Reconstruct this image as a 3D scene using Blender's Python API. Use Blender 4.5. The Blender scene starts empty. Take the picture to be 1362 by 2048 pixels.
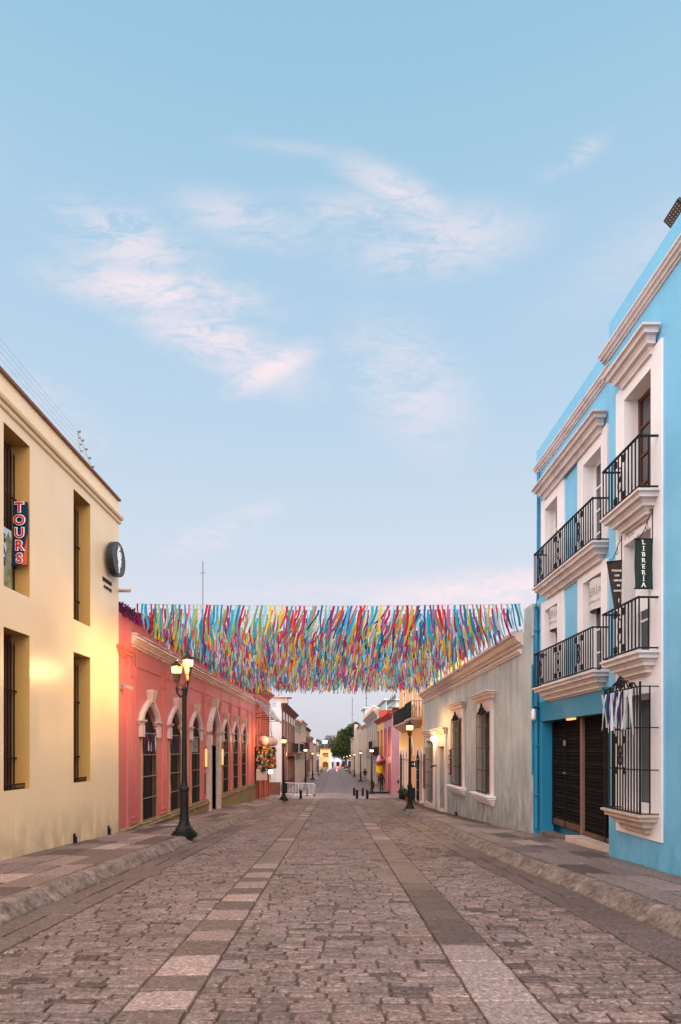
import bpy, bmesh, math, random
from mathutils import Vector, Matrix, noise
random.seed(7)
R = math.radians
S = bpy.context.scene
COL = S.collection

# ------------------------------------------------------------------ camera
cam_d = bpy.data.cameras.new("camera"); cam = bpy.data.objects.new("camera", cam_d); COL.objects.link(cam)
cam.location = (0, 0, 1.5); cam.rotation_euler = (R(90), 0, 0)
cam_d.sensor_fit = 'AUTO'; cam_d.sensor_width = 36.0
cam_d.lens = 1220 / 2048 * 36.0
cam_d.shift_x = 13 / 2048; cam_d.shift_y = 476 / 2048
cam_d.clip_start = 0.05; cam_d.clip_end = 3000
S.camera = cam

# ------------------------------------------------------------------ view + light
S.view_settings.view_transform = 'Standard'; S.view_settings.look = 'None'
S.view_settings.exposure = 0.0; S.view_settings.gamma = 1.0
SUN_EL, SUN_AZ = R(38), R(205)      # soft dawn light from behind the camera
sd = bpy.data.lights.new("sun", 'SUN'); so = bpy.data.objects.new("sun", sd); COL.objects.link(so)
sd.energy = 2.1; sd.angle = R(60); sd.color = (1.0, 0.90, 0.86)
so.rotation_euler = (R(90) - SUN_EL, 0, R(4))

def lin(c):
    return tuple(((x / 255) / 12.92 if x / 255 <= 0.04045 else ((x / 255 + 0.055) / 1.055) ** 2.4) for x in c) + (1,)

W = bpy.data.worlds.new("World"); S.world = W; W.use_nodes = True
nt = W.node_tree; N = nt.nodes; L = nt.links; N.clear()
def nn(t, **k):
    n = N.new(t)
    for a, b in k.items(): setattr(n, a, b)
    return n
def mth(op, a, b=None, c=None, clamp=False):
    n = nn('ShaderNodeMath', operation=op, use_clamp=clamp)
    for i, v in enumerate((a, b, c)):
        if v is None: continue
        if isinstance(v, (int, float)): n.inputs[i].default_value = v
        else: L.new(v, n.inputs[i])
    return n.outputs[0]
tc = nn('ShaderNodeTexCoord'); sep = nn('ShaderNodeSeparateXYZ'); L.new(tc.outputs['Generated'], sep.inputs[0])
dx, dy, dz = sep.outputs
ramp = nn('ShaderNodeValToRGB'); cr = ramp.color_ramp
stops = [(0.0, (208, 206, 218)), (0.055, (218, 216, 227)), (0.13, (228, 228, 238)), (0.23, (223, 228, 240)), (0.36, (208, 224, 240)),
         (0.50, (190, 217, 240)), (0.64, (176, 211, 236)), (0.76, (156, 202, 229)), (1.0, (140, 192, 223))]
cr.elements[0].position, cr.elements[0].color = stops[0][0], lin(stops[0][1])
cr.elements[1].position, cr.elements[1].color = stops[-1][0], lin(stops[-1][1])
for p, c in stops[1:-1]:
    e = cr.elements.new(p); e.color = lin(c)
L.new(dz, ramp.inputs[0])
sky = nn('ShaderNodeTexSky', sky_type='NISHITA'); sky.sun_disc = False
sky.sun_elevation = SUN_EL; sky.sun_rotation = SUN_AZ
skys = nn('ShaderNodeMix', data_type='RGBA', blend_type='MULTIPLY'); skys.inputs[0].default_value = 1
L.new(sky.outputs[0], skys.inputs[6]); skys.inputs[7].default_value = (0.12, 0.12, 0.12, 1)
base = nn('ShaderNodeMix', data_type='RGBA'); base.inputs[0].default_value = 0.06
L.new(ramp.outputs[0], base.inputs[6]); L.new(skys.outputs[2], base.inputs[7])
# thin pink dawn clouds, laid out by direction on the dome
ady = mth('MAXIMUM', mth('ABSOLUTE', dy), 0.08)
cu = mth('DIVIDE', dx, ady); cv = mth('DIVIDE', dz, ady)
comb = nn('ShaderNodeCombineXYZ'); L.new(cu, comb.inputs[0]); L.new(cv, comb.inputs[1])
def noise_tex(scale, detail, sx, sy, rot, dist=0.0, rough=.6):
    mp = nn('ShaderNodeMapping'); mp.inputs['Scale'].default_value = (sx, sy, 1); mp.inputs['Rotation'].default_value = (0, 0, R(rot))
    L.new(comb.outputs[0], mp.inputs[0])
    n = nn('ShaderNodeTexNoise'); n.inputs['Scale'].default_value = scale; n.inputs['Detail'].default_value = detail
    n.inputs['Roughness'].default_value = rough; n.inputs['Distortion'].default_value = dist
    L.new(mp.outputs[0], n.inputs['Vector']); return n.outputs['Fac']
blobs = [(-.34, .83, .13, .055, -22, .80), (-.29, .755, .17, .040, -8, 1.05), (-.20, .675, .17, .045, -25, .95), (-.10, .625, .075, .028, 25, 1.15),
         (-.15, .87, .12, .04, -14, .62), (.11, .915, .11, .032, -28, .80), (.17, .835, .15, .055, 8, .72), (.03, .885, .17, .035, 0, .5),
         (.12, .60, .12, .08, -50, .65), (-.18, .36, .09, .025, 25, .55), (.27, .258, .22, .034, 5, 1.5), (.02, .26, .20, .02, 0, .5),
         (-.05, .985, .11, .014, -8, .25), (.40, .975, .06, .02, 30, .5), (.60, .86, .25, .06, 28, .3), (-.52, .58, .14, .05, -30, .45), (-.78, .9, .2, .1, 20, .35), (1.1, .7, .3, .1, 10, .6)]
tot = None
for (bx, bz, rx, rz, rot, wt) in blobs:
    mp = nn('ShaderNodeMapping', vector_type='TEXTURE'); mp.inputs['Location'].default_value = (bx, bz, 0)
    mp.inputs['Rotation'].default_value = (0, 0, R(rot)); mp.inputs['Scale'].default_value = (rx, rz, 1)
    L.new(comb.outputs[0], mp.inputs[0])
    ln = nn('ShaderNodeVectorMath', operation='LENGTH'); L.new(mp.outputs[0], ln.inputs[0])
    mr = nn('ShaderNodeMapRange', interpolation_type='SMOOTHSTEP'); L.new(ln.outputs['Value'], mr.inputs[0])
    mr.inputs[1].default_value = 1.65; mr.inputs[2].default_value = 0.0; mr.inputs[3].default_value = 0; mr.inputs[4].default_value = wt
    tot = mr.outputs[0] if tot is None else mth('MAXIMUM', tot, mr.outputs[0])
n1 = noise_tex(3.2, 10, 1.0, 2.2, 22, .9, .62); n2 = noise_tex(15, 10, 1.0, 2.6, -24, .9, .68)
nz = mth('ADD', mth('MULTIPLY', n1, 1.15), mth('MULTIPLY', n2, 1.0))
cl = mth('MULTIPLY', tot, mth('MULTIPLY', mth('SUBTRACT', nz, .86), 3.2, clamp=True))
cl = mth('MULTIPLY', cl, .92, clamp=True)
cc = nn('ShaderNodeMix', data_type='RGBA'); L.new(cl, cc.inputs[0]); L.new(base.outputs[2], cc.inputs[6]); cc.inputs[7].default_value = lin((248, 234, 240))
# sky out of view, from the sides to the sunrise behind, brightened as added fill
back = nn('ShaderNodeMapRange', interpolation_type='SMOOTHSTEP'); L.new(dy, back.inputs[0])
back.inputs[1].default_value = .58; back.inputs[2].default_value = -.35; back.inputs[3].default_value = 0; back.inputs[4].default_value = 1
glow = nn('ShaderNodeMix', data_type='RGBA'); L.new(back.outputs[0], glow.inputs[0]); L.new(cc.outputs[2], glow.inputs[6])
glow.inputs[7].default_value = (3.05, 2.80, 2.78, 1)
bg = nn('ShaderNodeBackground'); bg.inputs[1].default_value = 1.0; L.new(glow.outputs[2], bg.inputs[0])
wo = nn('ShaderNodeOutputWorld'); L.new(bg.outputs[0], wo.inputs[0])

# ------------------------------------------------------------------ materials
MATS = {}
def mat(name, col, rough=.7, col2=None, nscale=2.0, namt=.5, bump=0.0, bscale=40, streak=0.0, scol=(.12, .10, .08), sz0=None, metal=0, coat=0,
        emit=None, es=0, spec=.16, trans=0.0, fine=0.0, attr=False, low=None):
    if name in MATS: return MATS[name]
    m = bpy.data.materials.new(name); m.use_nodes = True; t = m.node_tree; n = t.nodes; l = t.links
    b = n['Principled BSDF']; out = n['Material Output']
    b.inputs['Roughness'].default_value = rough; b.inputs['Metallic'].default_value = metal
    b.inputs['Specular IOR Level'].default_value = spec; b.inputs['Coat Weight'].default_value = coat
    c = tuple(col) + (1,)
    geo = n.new('ShaderNodeNewGeometry'); src = None
    def mixc(f, a, bb, bt='MIX'):
        x = n.new('ShaderNodeMix'); x.data_type = 'RGBA'; x.blend_type = bt
        for i, v in ((0, f), (6, a), (7, bb)):
            if isinstance(v, (int, float)): x.inputs[i].default_value = v
            elif isinstance(v, tuple): x.inputs[i].default_value = v
            else: l.new(v, x.inputs[i])
        return x.outputs[2]
    def nse(scale, detail=5, sc=(1, 1, 1), lo=.35, hi=.65, o0=0, o1=1):
        mp = n.new('ShaderNodeMapping'); mp.inputs['Scale'].default_value = sc; l.new(geo.outputs['Position'], mp.inputs[0])
        x = n.new('ShaderNodeTexNoise'); x.inputs['Scale'].default_value = scale; x.inputs['Detail'].default_value = detail; x.inputs['Roughness'].default_value = .6
        l.new(mp.outputs[0], x.inputs['Vector'])
        r = n.new('ShaderNodeMapRange'); l.new(x.outputs['Fac'], r.inputs[0]); r.inputs[1].default_value = lo; r.inputs[2].default_value = hi
        r.inputs[3].default_value = o0; r.inputs[4].default_value = o1; return r.outputs[0]
    cur = c
    if attr:
        a = n.new('ShaderNodeAttribute'); a.attribute_name = 'col'; cur = a.outputs['Color']
    if col2: cur = mixc(nse(nscale, 6, (1, 1, 1), .3, .7, 0, namt), cur, tuple(col2) + (1,))
    if attr:
        cur = mixc(nse(38, 5, (1, 1, 1), .50, .64, 0, .75), cur, mixc(1.0, cur, (2.0, 1.95, 1.95, 1), 'MULTIPLY'))
        cur = mixc(nse(26, 6, (1, 1.6, 1), .53, .64, 0, .8), cur, mixc(1.0, cur, (.36, .33, .32, 1), 'MULTIPLY'))
        cur = mixc(nse(.45, 4, (1, 1, 1), .35, .65, 0, .45), cur, mixc(1.0, cur, (.62, .55, .52, 1), 'MULTIPLY'))
    if fine: cur = mixc(nse(bscale * .6, 6, (1, 1, 1), .35, .7, 0, fine), cur, mixc(1.0, cur, (.35, .33, .33, 1), 'MULTIPLY'))
    if streak: cur = mixc(nse(1.0, 6, (3.5, 3.5, .35), .5, .75, 0, streak), cur, tuple(scol) + (1,))
    if low:   # splash dirt along the foot of a wall: (z at y=0, slope, height, colour, amount)
        sp = n.new('ShaderNodeSeparateXYZ'); l.new(geo.outputs['Position'], sp.inputs[0])
        mm = n.new('ShaderNodeMath'); mm.operation = 'MULTIPLY_ADD'; l.new(sp.outputs[1], mm.inputs[0]); mm.inputs[1].default_value = low[1]; l.new(sp.outputs[2], mm.inputs[2])
        r = n.new('ShaderNodeMapRange'); l.new(mm.outputs[0], r.inputs[0]); r.inputs[1].default_value = low[0]; r.inputs[2].default_value = low[0] + low[2]
        r.inputs[3].default_value = low[4]; r.inputs[4].default_value = 0
        pr = n.new('ShaderNodeMath'); pr.operation = 'MULTIPLY'; l.new(r.outputs[0], pr.inputs[0]); l.new(nse(2.2, 7, (1.5, 1.5, .8), .35, .6), pr.inputs[1])
        cur = mixc(pr.outputs[0], cur, tuple(low[3]) + (1,))
    if isinstance(cur, tuple): b.inputs['Base Color'].default_value = cur
    else: l.new(cur, b.inputs['Base Color'])
    if bump:
        x = n.new('ShaderNodeTexNoise'); x.inputs['Scale'].default_value = bscale; x.inputs['Detail'].default_value = 6; l.new(geo.outputs['Position'], x.inputs['Vector'])
        y = n.new('ShaderNodeTexNoise'); y.inputs['Scale'].default_value = bscale * .12; y.inputs['Detail'].default_value = 4; l.new(geo.outputs['Position'], y.inputs['Vector'])
        ad = n.new('ShaderNodeMath'); ad.operation = 'MULTIPLY_ADD'; l.new(y.outputs['Fac'], ad.inputs[0]); ad.inputs[1].default_value = 1.6; l.new(x.outputs['Fac'], ad.inputs[2])
        bp = n.new('ShaderNodeBump'); bp.inputs['Strength'].default_value = 1; bp.inputs['Distance'].default_value = bump
        l.new(ad.outputs[0], bp.inputs['Height']); l.new(bp.outputs[0], b.inputs['Normal'])
    if emit: b.inputs['Emission Color'].default_value = tuple(emit) + (1,); b.inputs['Emission Strength'].default_value = es
    if trans:
        tr = n.new('ShaderNodeBsdfTranslucent'); mx = n.new('ShaderNodeMixShader'); mx.inputs[0].default_value = trans
        if isinstance(cur, tuple): tr.inputs[0].default_value = cur
        else: l.new(cur, tr.inputs[0])
        l.new(b.outputs[0], mx.inputs[1]); l.new(tr.outputs[0], mx.inputs[2]); l.new(mx.outputs[0], out.inputs[0])
    MATS[name] = m; return m

M = mat
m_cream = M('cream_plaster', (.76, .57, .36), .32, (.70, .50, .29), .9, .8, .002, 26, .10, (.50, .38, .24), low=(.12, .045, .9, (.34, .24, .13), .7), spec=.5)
m_revealshade = M('cream_reveal_shade', (.48, .28, .085), .6, (.42, .24, .07), 1.2, .5, .001, 40)  # cream paint of the niches with their shade put into the colour
m_tile = M('clay_coping', (.26, .12, .08), .8, (.15, .07, .05), 9, .8, .004, 60)
m_pink = M('pink_plaster', (.46, .105, .098), .42, (.52, .15, .135), .9, .7, .0015, 30, .22, (.40, .09, .08), low=(.1, .045, 1.0, (.30, .08, .07), .6), spec=.4)
m_rose = M('rose_red_plaster', (.46, .11, .10), .6, (.52, .17, .14), 1.1, .7, .0015, 30, .3, (.25, .06, .05))
m_orange = M('orange_plaster', (.78, .40, .12), .5, (.82, .47, .17), 1.0, .7, .001, 30, .12, (.5, .22, .06), low=(-.1, .045, .9, (.45, .20, .07), .5))
m_blue = M('blue_plaster', (.15, .44, .66), .33, (.20, .51, .71), .8, .8, .0015, 26, .3, (.09, .30, .46), low=(.12, .045, 1.3, (.05, .27, .40), .7), spec=.45)
m_tealshade = M('dark_shaded_blue', (.018, .19, .33), .45, (.03, .25, .40), .8, .7, .001, 26, .22, (.03, .14, .2))  # blue wall paint darkened: shade of gate recess and balcony put into colour
m_grey = M('weathered_lime_plaster', (.50, .53, .505), .7, (.37, .40, .40), 1.3, 1.0, .003, 22, .8, (.21, .225, .23), low=(.15, .045, 2.3, (.20, .19, .17), .8), fine=.2)
m_white = M('white_trim', (.80, .76, .77), .55, (.72, .67, .67), 2.5, .6, .001, 40, .22, (.36, .31, .28))
m_mould = M('moulding_render', (.68, .60, .585), .6, (.57, .49, .47), 3, .7, .002, 40, .45, (.22, .16, .14))
m_trim = M('pale_pink_trim', (.70, .58, .55), .6, (.58, .46, .42), 3, .7, .002, 40, .3, (.32, .24, .2))
m_stone = M('carved_stone', (.55, .42, .36), .8, (.40, .29, .23), 4, .8, .004, 50, .35, (.25, .18, .14))
m_plinth = M('mossy_plinth_stone', (.27, .19, .09), .85, (.13, .10, .05), 3, .9, .006, 40, .6, (.10, .08, .05))
m_iron = M('black_iron', (.005, .005, .006), .6, spec=.3)
m_greeniron = M('dark_green_cast_iron', (.004, .005, .0045), .5, (.009, .012, .009), 14, .6, .0008, 60, spec=.25)
m_wood = M('brown_wood', (.15, .055, .028), .55, (.09, .035, .02), 6, .8, .002, 50, .3, (.04, .02, .01))
m_oldwood = M('weathered_wood', (.15, .085, .055), .7, (.07, .04, .025), 5, .8, .002, 50, .5, (.06, .04, .03))
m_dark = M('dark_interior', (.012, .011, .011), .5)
m_glass = M('window_glass', (.03, .035, .04), .08, spec=.8)
m_door = M('white_paint', (.74, .72, .72), .45, (.6, .58, .58), 3, .4)
m_gatedark = M('dark_gate_backing', (.004, .004, .004), .8, spec=.1)
m_gatechain = M('gate_links', (.045, .033, .020), .5, (.008, .007, .005), 5, .98, spec=.3)
m_kerb = M('kerb_concrete', (.27, .205, .175), .8, (.09, .062, .05), 4.5, .9, .010, 30, .3, (.07, .05, .04), fine=.6)
m_mortar = M('joint_earth', (.125, .08, .06), .95, (.035, .025, .02), 5, .8, .006, 30)
m_cobble = M('street_stone', (.2, .17, .16), .62, bump=.010, bscale=24, attr=True, fine=.62)
m_slab = M('pavement_stone', (.2, .17, .16), .6, bump=.005, bscale=26, attr=True, fine=.35)
m_ground = M('dry_earth', (.16, .12, .09), .95, (.10, .08, .06), .6, .8)
m_glow = M('lamp_glass_lit', (1, .8, .5), .4, emit=(1.0, .60, .24), es=480)
m_glowfar = M('distant_lamp_glass_lit', (1, .8, .5), .4, emit=(1.0, .68, .34), es=2.8)
m_sconce = M('sconce_glass_lit', (.8, .55, .25), .4, emit=(1.0, .50, .14), es=.75)
m_bulb = M('wall_light_lit', (1, .8, .4), .4, emit=(1.0, .66, .28), es=260)
m_leaf = M('leaf_green', (.03, .055, .018), .55, (.025, .05, .015), 3, .8, trans=.25)
m_leaf2 = M('leaf_olive', (.07, .085, .025), .55, (.05, .07, .02), 3, .8, trans=.25)
m_purple = M('bougainvillea_bract', (.28, .03, .17), .6, (.16, .015, .12), 5, .8, trans=.3)
m_bark = M('bark', (.09, .065, .045), .9, (.05, .035, .025), 4, .8, .01, 20)
m_galv = M('galvanised_steel', (.24, .24, .25), .5, metal=.4)
m_barrier = M('barrier_white_paint', (.72, .72, .74), .4)
m_green_plastic = M('banner_dark_green', (.018, .035, .03), .55, (.012, .02, .018), 8, .5)
m_brownban = M('banner_brown', (.055, .04, .032), .6, (.035, .026, .02), 8, .5)
m_bannerwhite = M('banner_white', (.62, .58, .56), .7, (.5, .47, .46), 8, .5)
m_ink = M('white_lettering', (.82, .82, .80), .6)
m_blackink = M('black_lettering', (.02, .018, .016), .6)
m_greyink = M('grey_lettering', (.30, .30, .31), .6)
m_red = M('red_lettering', (.55, .015, .02), .5)
m_navy = M('navy_banner', (.008, .03, .06), .5, (.015, .045, .08), 6, .5)
m_orangeb = M('orange_banner', (.55, .07, .02), .5, (.65, .15, .04), 12, .7)
m_terr = M('terracotta', (.26, .09, .05), .8, (.16, .06, .04), 6, .7)

# ------------------------------------------------------------------ helpers
def tag(o, label=None, cat=None, group=None, kind=None):
    if label: o['label'] = label
    if cat: o['category'] = cat
    if group: o['group'] = group
    if kind: o['kind'] = kind
    return o
def empty(name, loc, label=None, cat=None, group=None):
    o = bpy.data.objects.new(name, None); COL.objects.link(o); o.location = loc; o.empty_display_size = .2
    return tag(o, label, cat, group)
def rootloc(o):
    v = Vector((0, 0, 0))
    while o is not None: v += Vector(o.location); o = o.parent
    return v
class Frame:
    """u runs down the street, w out of the wall into the street, z up"""
    def __init__(s, X0, k, sgn): s.X0, s.k, s.s = X0, k, sgn
    def __call__(s, u, w, z): return Vector((s.X0 + s.k * u + s.s * w, u, z))
ident = lambda x, y, z: Vector((x, y, z))
LW = Frame(-5.65, .0215, 1)       # left wall line (street narrows slightly)
LF = Frame(-4.32, 0, 1)           # left side beyond the crossing
RN = Frame(4.75, 0, -1)           # near section of the blue house
RB = Frame(5.0, 0, -1)            # far section of the blue house
RG = Frame(4.85, 0, -1)           # grey + orange houses
RP = Frame(4.75, 0, -1)           # right side beyond the crossing
class MB:
    def __init__(s, P=ident): s.v, s.f, s.m, s.P = [], [], [], P; s.cols = None
    def q(s, pts, mi=0):
        b = len(s.v); s.v += [s.P(*p) for p in pts]; s.f.append(list(range(b, b + len(pts)))); s.m.append(mi); return s
    def add(s, pts, faces, mi=0):
        b = len(s.v); s.v += [s.P(*p) for p in pts]; s.f += [[b + i for i in f] for f in faces]; s.m += [mi] * len(faces); return s
    def box(s, a0, a1, b0, b1, c0, c1, mi=0):
        p = [(a, b, c) for c in (c0, c1) for b in (b0, b1) for a in (a0, a1)]
        return s.add(p, [(0, 1, 3, 2), (4, 6, 7, 5), (0, 4, 5, 1), (2, 3, 7, 6), (0, 2, 6, 4), (1, 5, 7, 3)], mi)
    def rings(s, rings, mi=0, cap=True, close=True):
        n = len(rings[0]); b = len(s.v)
        for r in rings: s.v += [s.P(*p) for p in r]
        for i in range(len(rings) - 1):
            for j in range(n if close else n - 1):
                k = (j + 1) % n; s.f.append([b + i * n + j, b + i * n + k, b + (i + 1) * n + k, b + (i + 1) * n + j]); s.m.append(mi)
        if cap:
            s.f.append([b + j for j in range(n)][::-1]); s.m.append(mi)
            s.f.append([b + (len(rings) - 1) * n + j for j in range(n)]); s.m.append(mi)
        return s
    def profile(s, u0, u1, w0, prof, mi=0):
        """mitred moulding: prof = [(offset, z)], offset pushes out on the front and both ends"""
        return s.rings([[(u0 - o, w0, z), (u0 - o, w0 + o, z), (u1 + o, w0 + o, z), (u1 + o, w0, z)] for o, z in prof], mi)
    def tube(s, pts, r, n=5, mi=0, closed=False):
        pts = [s.P(*p) for p in pts]; P = s.P; s.P = ident; rs = []
        k = len(pts)
        for i, p in enumerate(pts):
            d = (pts[(i + 1) % k] - pts[i - 1]) if closed else (pts[min(i + 1, k - 1)] - pts[max(i - 1, 0)])
            d = d.normalized() if d.length > 1e-9 else Vector((0, 0, 1))
            a = d.cross(Vector((0, 0, 1)))
            if a.length < .05: a = d.cross(Vector((1, 0, 0)))
            a.normalize(); b = d.cross(a)
            rr = r[i] if isinstance(r, (list, tuple)) else r
            rs.append([tuple(p + a * (rr * math.cos(t)) + b * (rr * math.sin(t))) for t in [2 * math.pi * j / n for j in range(n)]])
        if closed: rs.append(rs[0])
        s.rings(rs, mi, cap=not closed); s.P = P; return s
    def lathe(s, cx, cy, prof, n=12, mi=0, rot=0):
        return s.rings([[(cx + r * math.cos(rot + 2 * math.pi * j / n), cy + r * math.sin(rot + 2 * math.pi * j / n), z) for j in range(n)] for r, z in prof], mi)
    def build(s, name, m, parent=None, label=None, smooth=False, bevel=0, fixn=True):
        me = bpy.data.meshes.new(name); off = rootloc(parent)
        me.from_pydata([tuple(v - off) for v in s.v], [], s.f)
        for x in (m if isinstance(m, (list, tuple)) else [m]): me.materials.append(x)
        me.polygons.foreach_set('material_index', s.m)
        if fixn:
            bm = bmesh.new(); bm.from_mesh(me); bmesh.ops.recalc_face_normals(bm, faces=bm.faces); bm.to_mesh(me); bm.free()
        if s.cols:
            a = me.attributes.new('col', 'FLOAT_COLOR', 'POINT'); a.data.foreach_set('color', [c for q in s.cols for c in q])
        if smooth: me.polygons.foreach_set('use_smooth', [True] * len(me.polygons))
        me.update(); o = bpy.data.objects.new(name, me); COL.objects.link(o)
        if parent: o.parent = parent
        if bevel:
            b = o.modifiers.new('bevel', 'BEVEL'); b.width = bevel; b.segments = 2; b.limit_method = 'ANGLE'; b.angle_limit = R(40)
        if label: o['label'] = label
        return o
def copy_tree(o, parent=None):
    c = o.copy(); COL.objects.link(c); c.parent = parent
    for ch in list(o.children): copy_tree(ch, c)
    return c
def text_mb(mb, s, size, fn, mi=0, off=0.0, align='CENTER', space=1.0, thick=.002):
    """fn maps text-plane (x, y, depth) to the frame coordinates of mb"""
    cu = bpy.data.curves.new('t', 'FONT'); cu.body = s; cu.size = size; cu.align_x = align; cu.align_y = 'CENTER'; cu.extrude = thick
    cu.offset = off; cu.space_character = space; cu.resolution_u = 3
    o = bpy.data.objects.new('t', cu); COL.objects.link(o)
    me = bpy.data.meshes.new_from_object(o.evaluated_get(bpy.context.evaluated_depsgraph_get()))
    mb.add([fn(v.co.x, v.co.y, v.co.z + thick) for v in me.vertices], [tuple(p.vertices) for p in me.polygons], mi)
    bpy.data.objects.remove(o); bpy.data.meshes.remove(me); bpy.data.curves.remove(cu)

# ------------------------------------------------------------------ terrain heights
def lerp_tab(t, x):
    if x <= t[0][0]: return t[0][1]
    for (a, b), (c, d) in zip(t, t[1:]):
        if x <= c: return b + (d - b) * (x - a) / (c - a)
    return t[-1][1]
def road_z(y):
    return -.045 * y if y < 43 else (-1.935 - .045 * (y - 43) + .00143 * (y - 43) ** 2 if y < 53 else -2.242 - .0164 * (y - 53))
def kl(y): return -3.6 + .0161 * y if y < 43 else -2.76
def kr(y): return lerp_tab([(0, 3.4), (6, 3.3), (8.7, 3.25), (10.3, 3.12), (14.7, 3.03), (25, 3.0), (43, 3.12)], y)
KH = .15
def side_z(y, X):
    z = road_z(y) + KH
    if X > 3.6 and y < 46: z -= lerp_tab([(14, 0), (25, .2), (34, .2), (46, .02)], y) * min(1, (X - 3.6) / 1.2)
    return z
# ------------------------------------------------------------------ the ground
def sheet(name, xs, ys, zf, m, label=None):
    mb = MB(); n = len(xs)
    for y in ys:
        for x in xs: mb.v.append(Vector((x, y, zf(x, y))))
    for i in range(len(ys) - 1):
        for j in range(n - 1):
            a = i * n + j; mb.f.append([a, a + 1, a + n + 1, a + n]); mb.m.append(0)
    return tag(mb.build(name, m, fixn=False), label, kind='structure')
ys_all = [-30, -10] + [i * 2 for i in range(0, 27)] + [60, 80, 110, 150, 200, 260, 400, 900]
sheet('ground', [-900, -200, -60, -20, -6, 0, 6, 20, 60, 200, 900], ys_all, lambda x, y: road_z(min(y, 300)) - .12, m_ground)
sheet('road_bed', [-4.2, -3.6, -3, -2.4, -1.8, -1.2, -.6, 0, .6, 1.2, 1.8, 2.4, 3, 3.6, 4.2], [i for i in range(-4, 44)], lambda x, y: road_z(y) - .004 * abs(x) ** 1.5 - .016, m_mortar)

def stone(mb, x0, x1, y0, y1, zf, col, h=.03, inset=.012, jit=.008, lift=0.0, n=8):
    """one irregular dressed stone with a rounded edge"""
    w, d = x1 - x0, y1 - y0; c = .16
    P = [(c, 0), (1 - c, 0), (1, c * 1.3), (1, 1 - c * 1.3), (1 - c, 1), (c, 1), (0, 1 - c * 1.3), (0, c * 1.3)] if n == 8 else [(0, 0), (1, 0), (1, 1), (0, 1)]
    c2 = .05
    c2 = .007 / max(w, .02); c3 = .007 / max(d, .02)
    if n == 8: P = [(c2, c3), (.5, 0), (1 - c2, c3), (1, .5), (1 - c2, 1 - c3), (.5, 1), (c2, 1 - c3), (0, .5)]
    J = [(random.uniform(-jit, jit), random.uniform(-jit, jit)) for _ in P]
    cx, cy = (x0 + x1) / 2, (y0 + y1) / 2; b = len(mb.v); k = len(P)
    tx, ty = random.uniform(-.006, .006), random.uniform(-.006, .006)
    for lev in range(3):
        ins = (0, inset * .35, inset * 1.3)[lev]; zz = (-h, -.006, 0)[lev]
        for (px, py), (jx, jy) in zip(P, J):
            x = x0 + px * w + jx; y = y0 + py * d + jy
            x += (cx - x) / max(w, .01) * 2 * ins; y += (cy - y) / max(d, .01) * 2 * ins
            mb.v.append(Vector((x, y, zf(x, y) + zz + lift + tx * (x - cx) / w * 2 + ty * (y - cy) / d * 2)))
            mb.cols.append(col)
    for l in range(2):
        for j in range(k):
            q = (j + 1) % k; mb.f.append([b + l * k + j, b + l * k + q, b + (l + 1) * k + q, b + (l + 1) * k + j]); mb.m.append(0)
    mb.f.append([b + 2 * k + j for j in range(k)]); mb.m.append(0)

def crown(x, y): return road_z(y) - .004 * abs(x) ** 1.5
def scol(lo, hi, warm=.0):
    v = random.uniform(lo, hi); t = random.uniform(-.012, .018) + warm
    v *= .70; return (v * (1.23 + t * 3), v * (.895), v * (.805 - t), 1)
cob = MB(); cob.cols = []
y = 1.2
while y < 43.6:
    d = random.uniform(.075, .15) if y < 22 else random.uniform(.12, .18)
    for (xa, xb) in ((kl(y) + .62, -1.388), (-.945, .943), (1.384, kr(y) - .62)):
        x = xa - random.uniform(0, .25) * 0
        first = True
        while x < xb - .08:
            wd = random.uniform(.16, .36)
            if first: wd *= random.uniform(.45, 1); first = False
            if xb - (x + wd) < .14: wd = xb - x
            pn = noise.noise(Vector((x * .5, y * .28, 3)))
            v = .5 + .5 * pn
            col = scol(.135 + .05 * v, .215 + .07 * v)
            g = .005 if random.random() < .75 else .009
            if random.random() < .05: col = scol(.09, .12)
            stone(cob, x + g, x + wd - g, y + g * .7, y + d - g * .7, crown, col, jit=.005 if y < 20 else .004, lift=random.uniform(-.007, .005), n=8 if y < 26 else 4, inset=.007)
            x += wd
    y += d
cobo = cob.build('cobbled_road', m_cobble, fixn=False, smooth=False); tag(cobo, 'street paved with rough rows of reddish grey stones', kind='structure')
# two bands of large smooth slabs, and the gutter slabs along both kerbs
band = MB(); band.cols = []
for side in (-1, 1):
    y = 1.3; i = 0
    while y < 43.4:
        d = random.uniform(.34, .52)
        if side < 0:
            light = (i % 2 == 0 and y < 9.5) or (y >= 9.5 and random.random() < .3)
            col = scol(.25, .34, .004) if light else scol(.115, .15)
            if 10.5 < y < 14: col = scol(.15, .2)
            if 15 < y < 22: col = scol(.12, .17)
        else:
            col = scol(.26, .31, -.01) if y < 5.0 else (scol(.10, .13) if y < 8.6 else scol(.14, .19, .01))
            if y > 14 and random.random() < .18: col = scol(.26, .3)
        xa = -1.385 if side < 0 else .945
        stone(band, xa + .003, xa + .436, y + .005, y + d - .005, crown, col, jit=.006, inset=.006, lift=random.uniform(0, .006))
        y += d; i += 1
    y = 1.0
    while y < 42:
        d = random.uniform(.5, 1.0); kf = kl if side < 0 else kr
        xm = kf(y + d / 2); dark = noise.noise(Vector((side * 9, y * .22, 0))) > -.35
        c = scol(.13, .17) if dark else scol(.20, .26)
        for a, b_ in (((.02, .33), (.34, .61)) if random.random() < .4 else ((.02, .61),)):
            x0, x1 = (xm + a, xm + b_) if side < 0 else (xm - b_, xm - a)
            stone(band, x0 + .004, x1 - .004, y + .006, y + d - .006, crown, c, jit=.008, inset=.007, lift=random.uniform(-.004, .004))
        y += d
tag(band.build('road_slab_bands', m_slab, fixn=False), 'two bands of big square slabs and dark gutter slabs', kind='structure')

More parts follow.
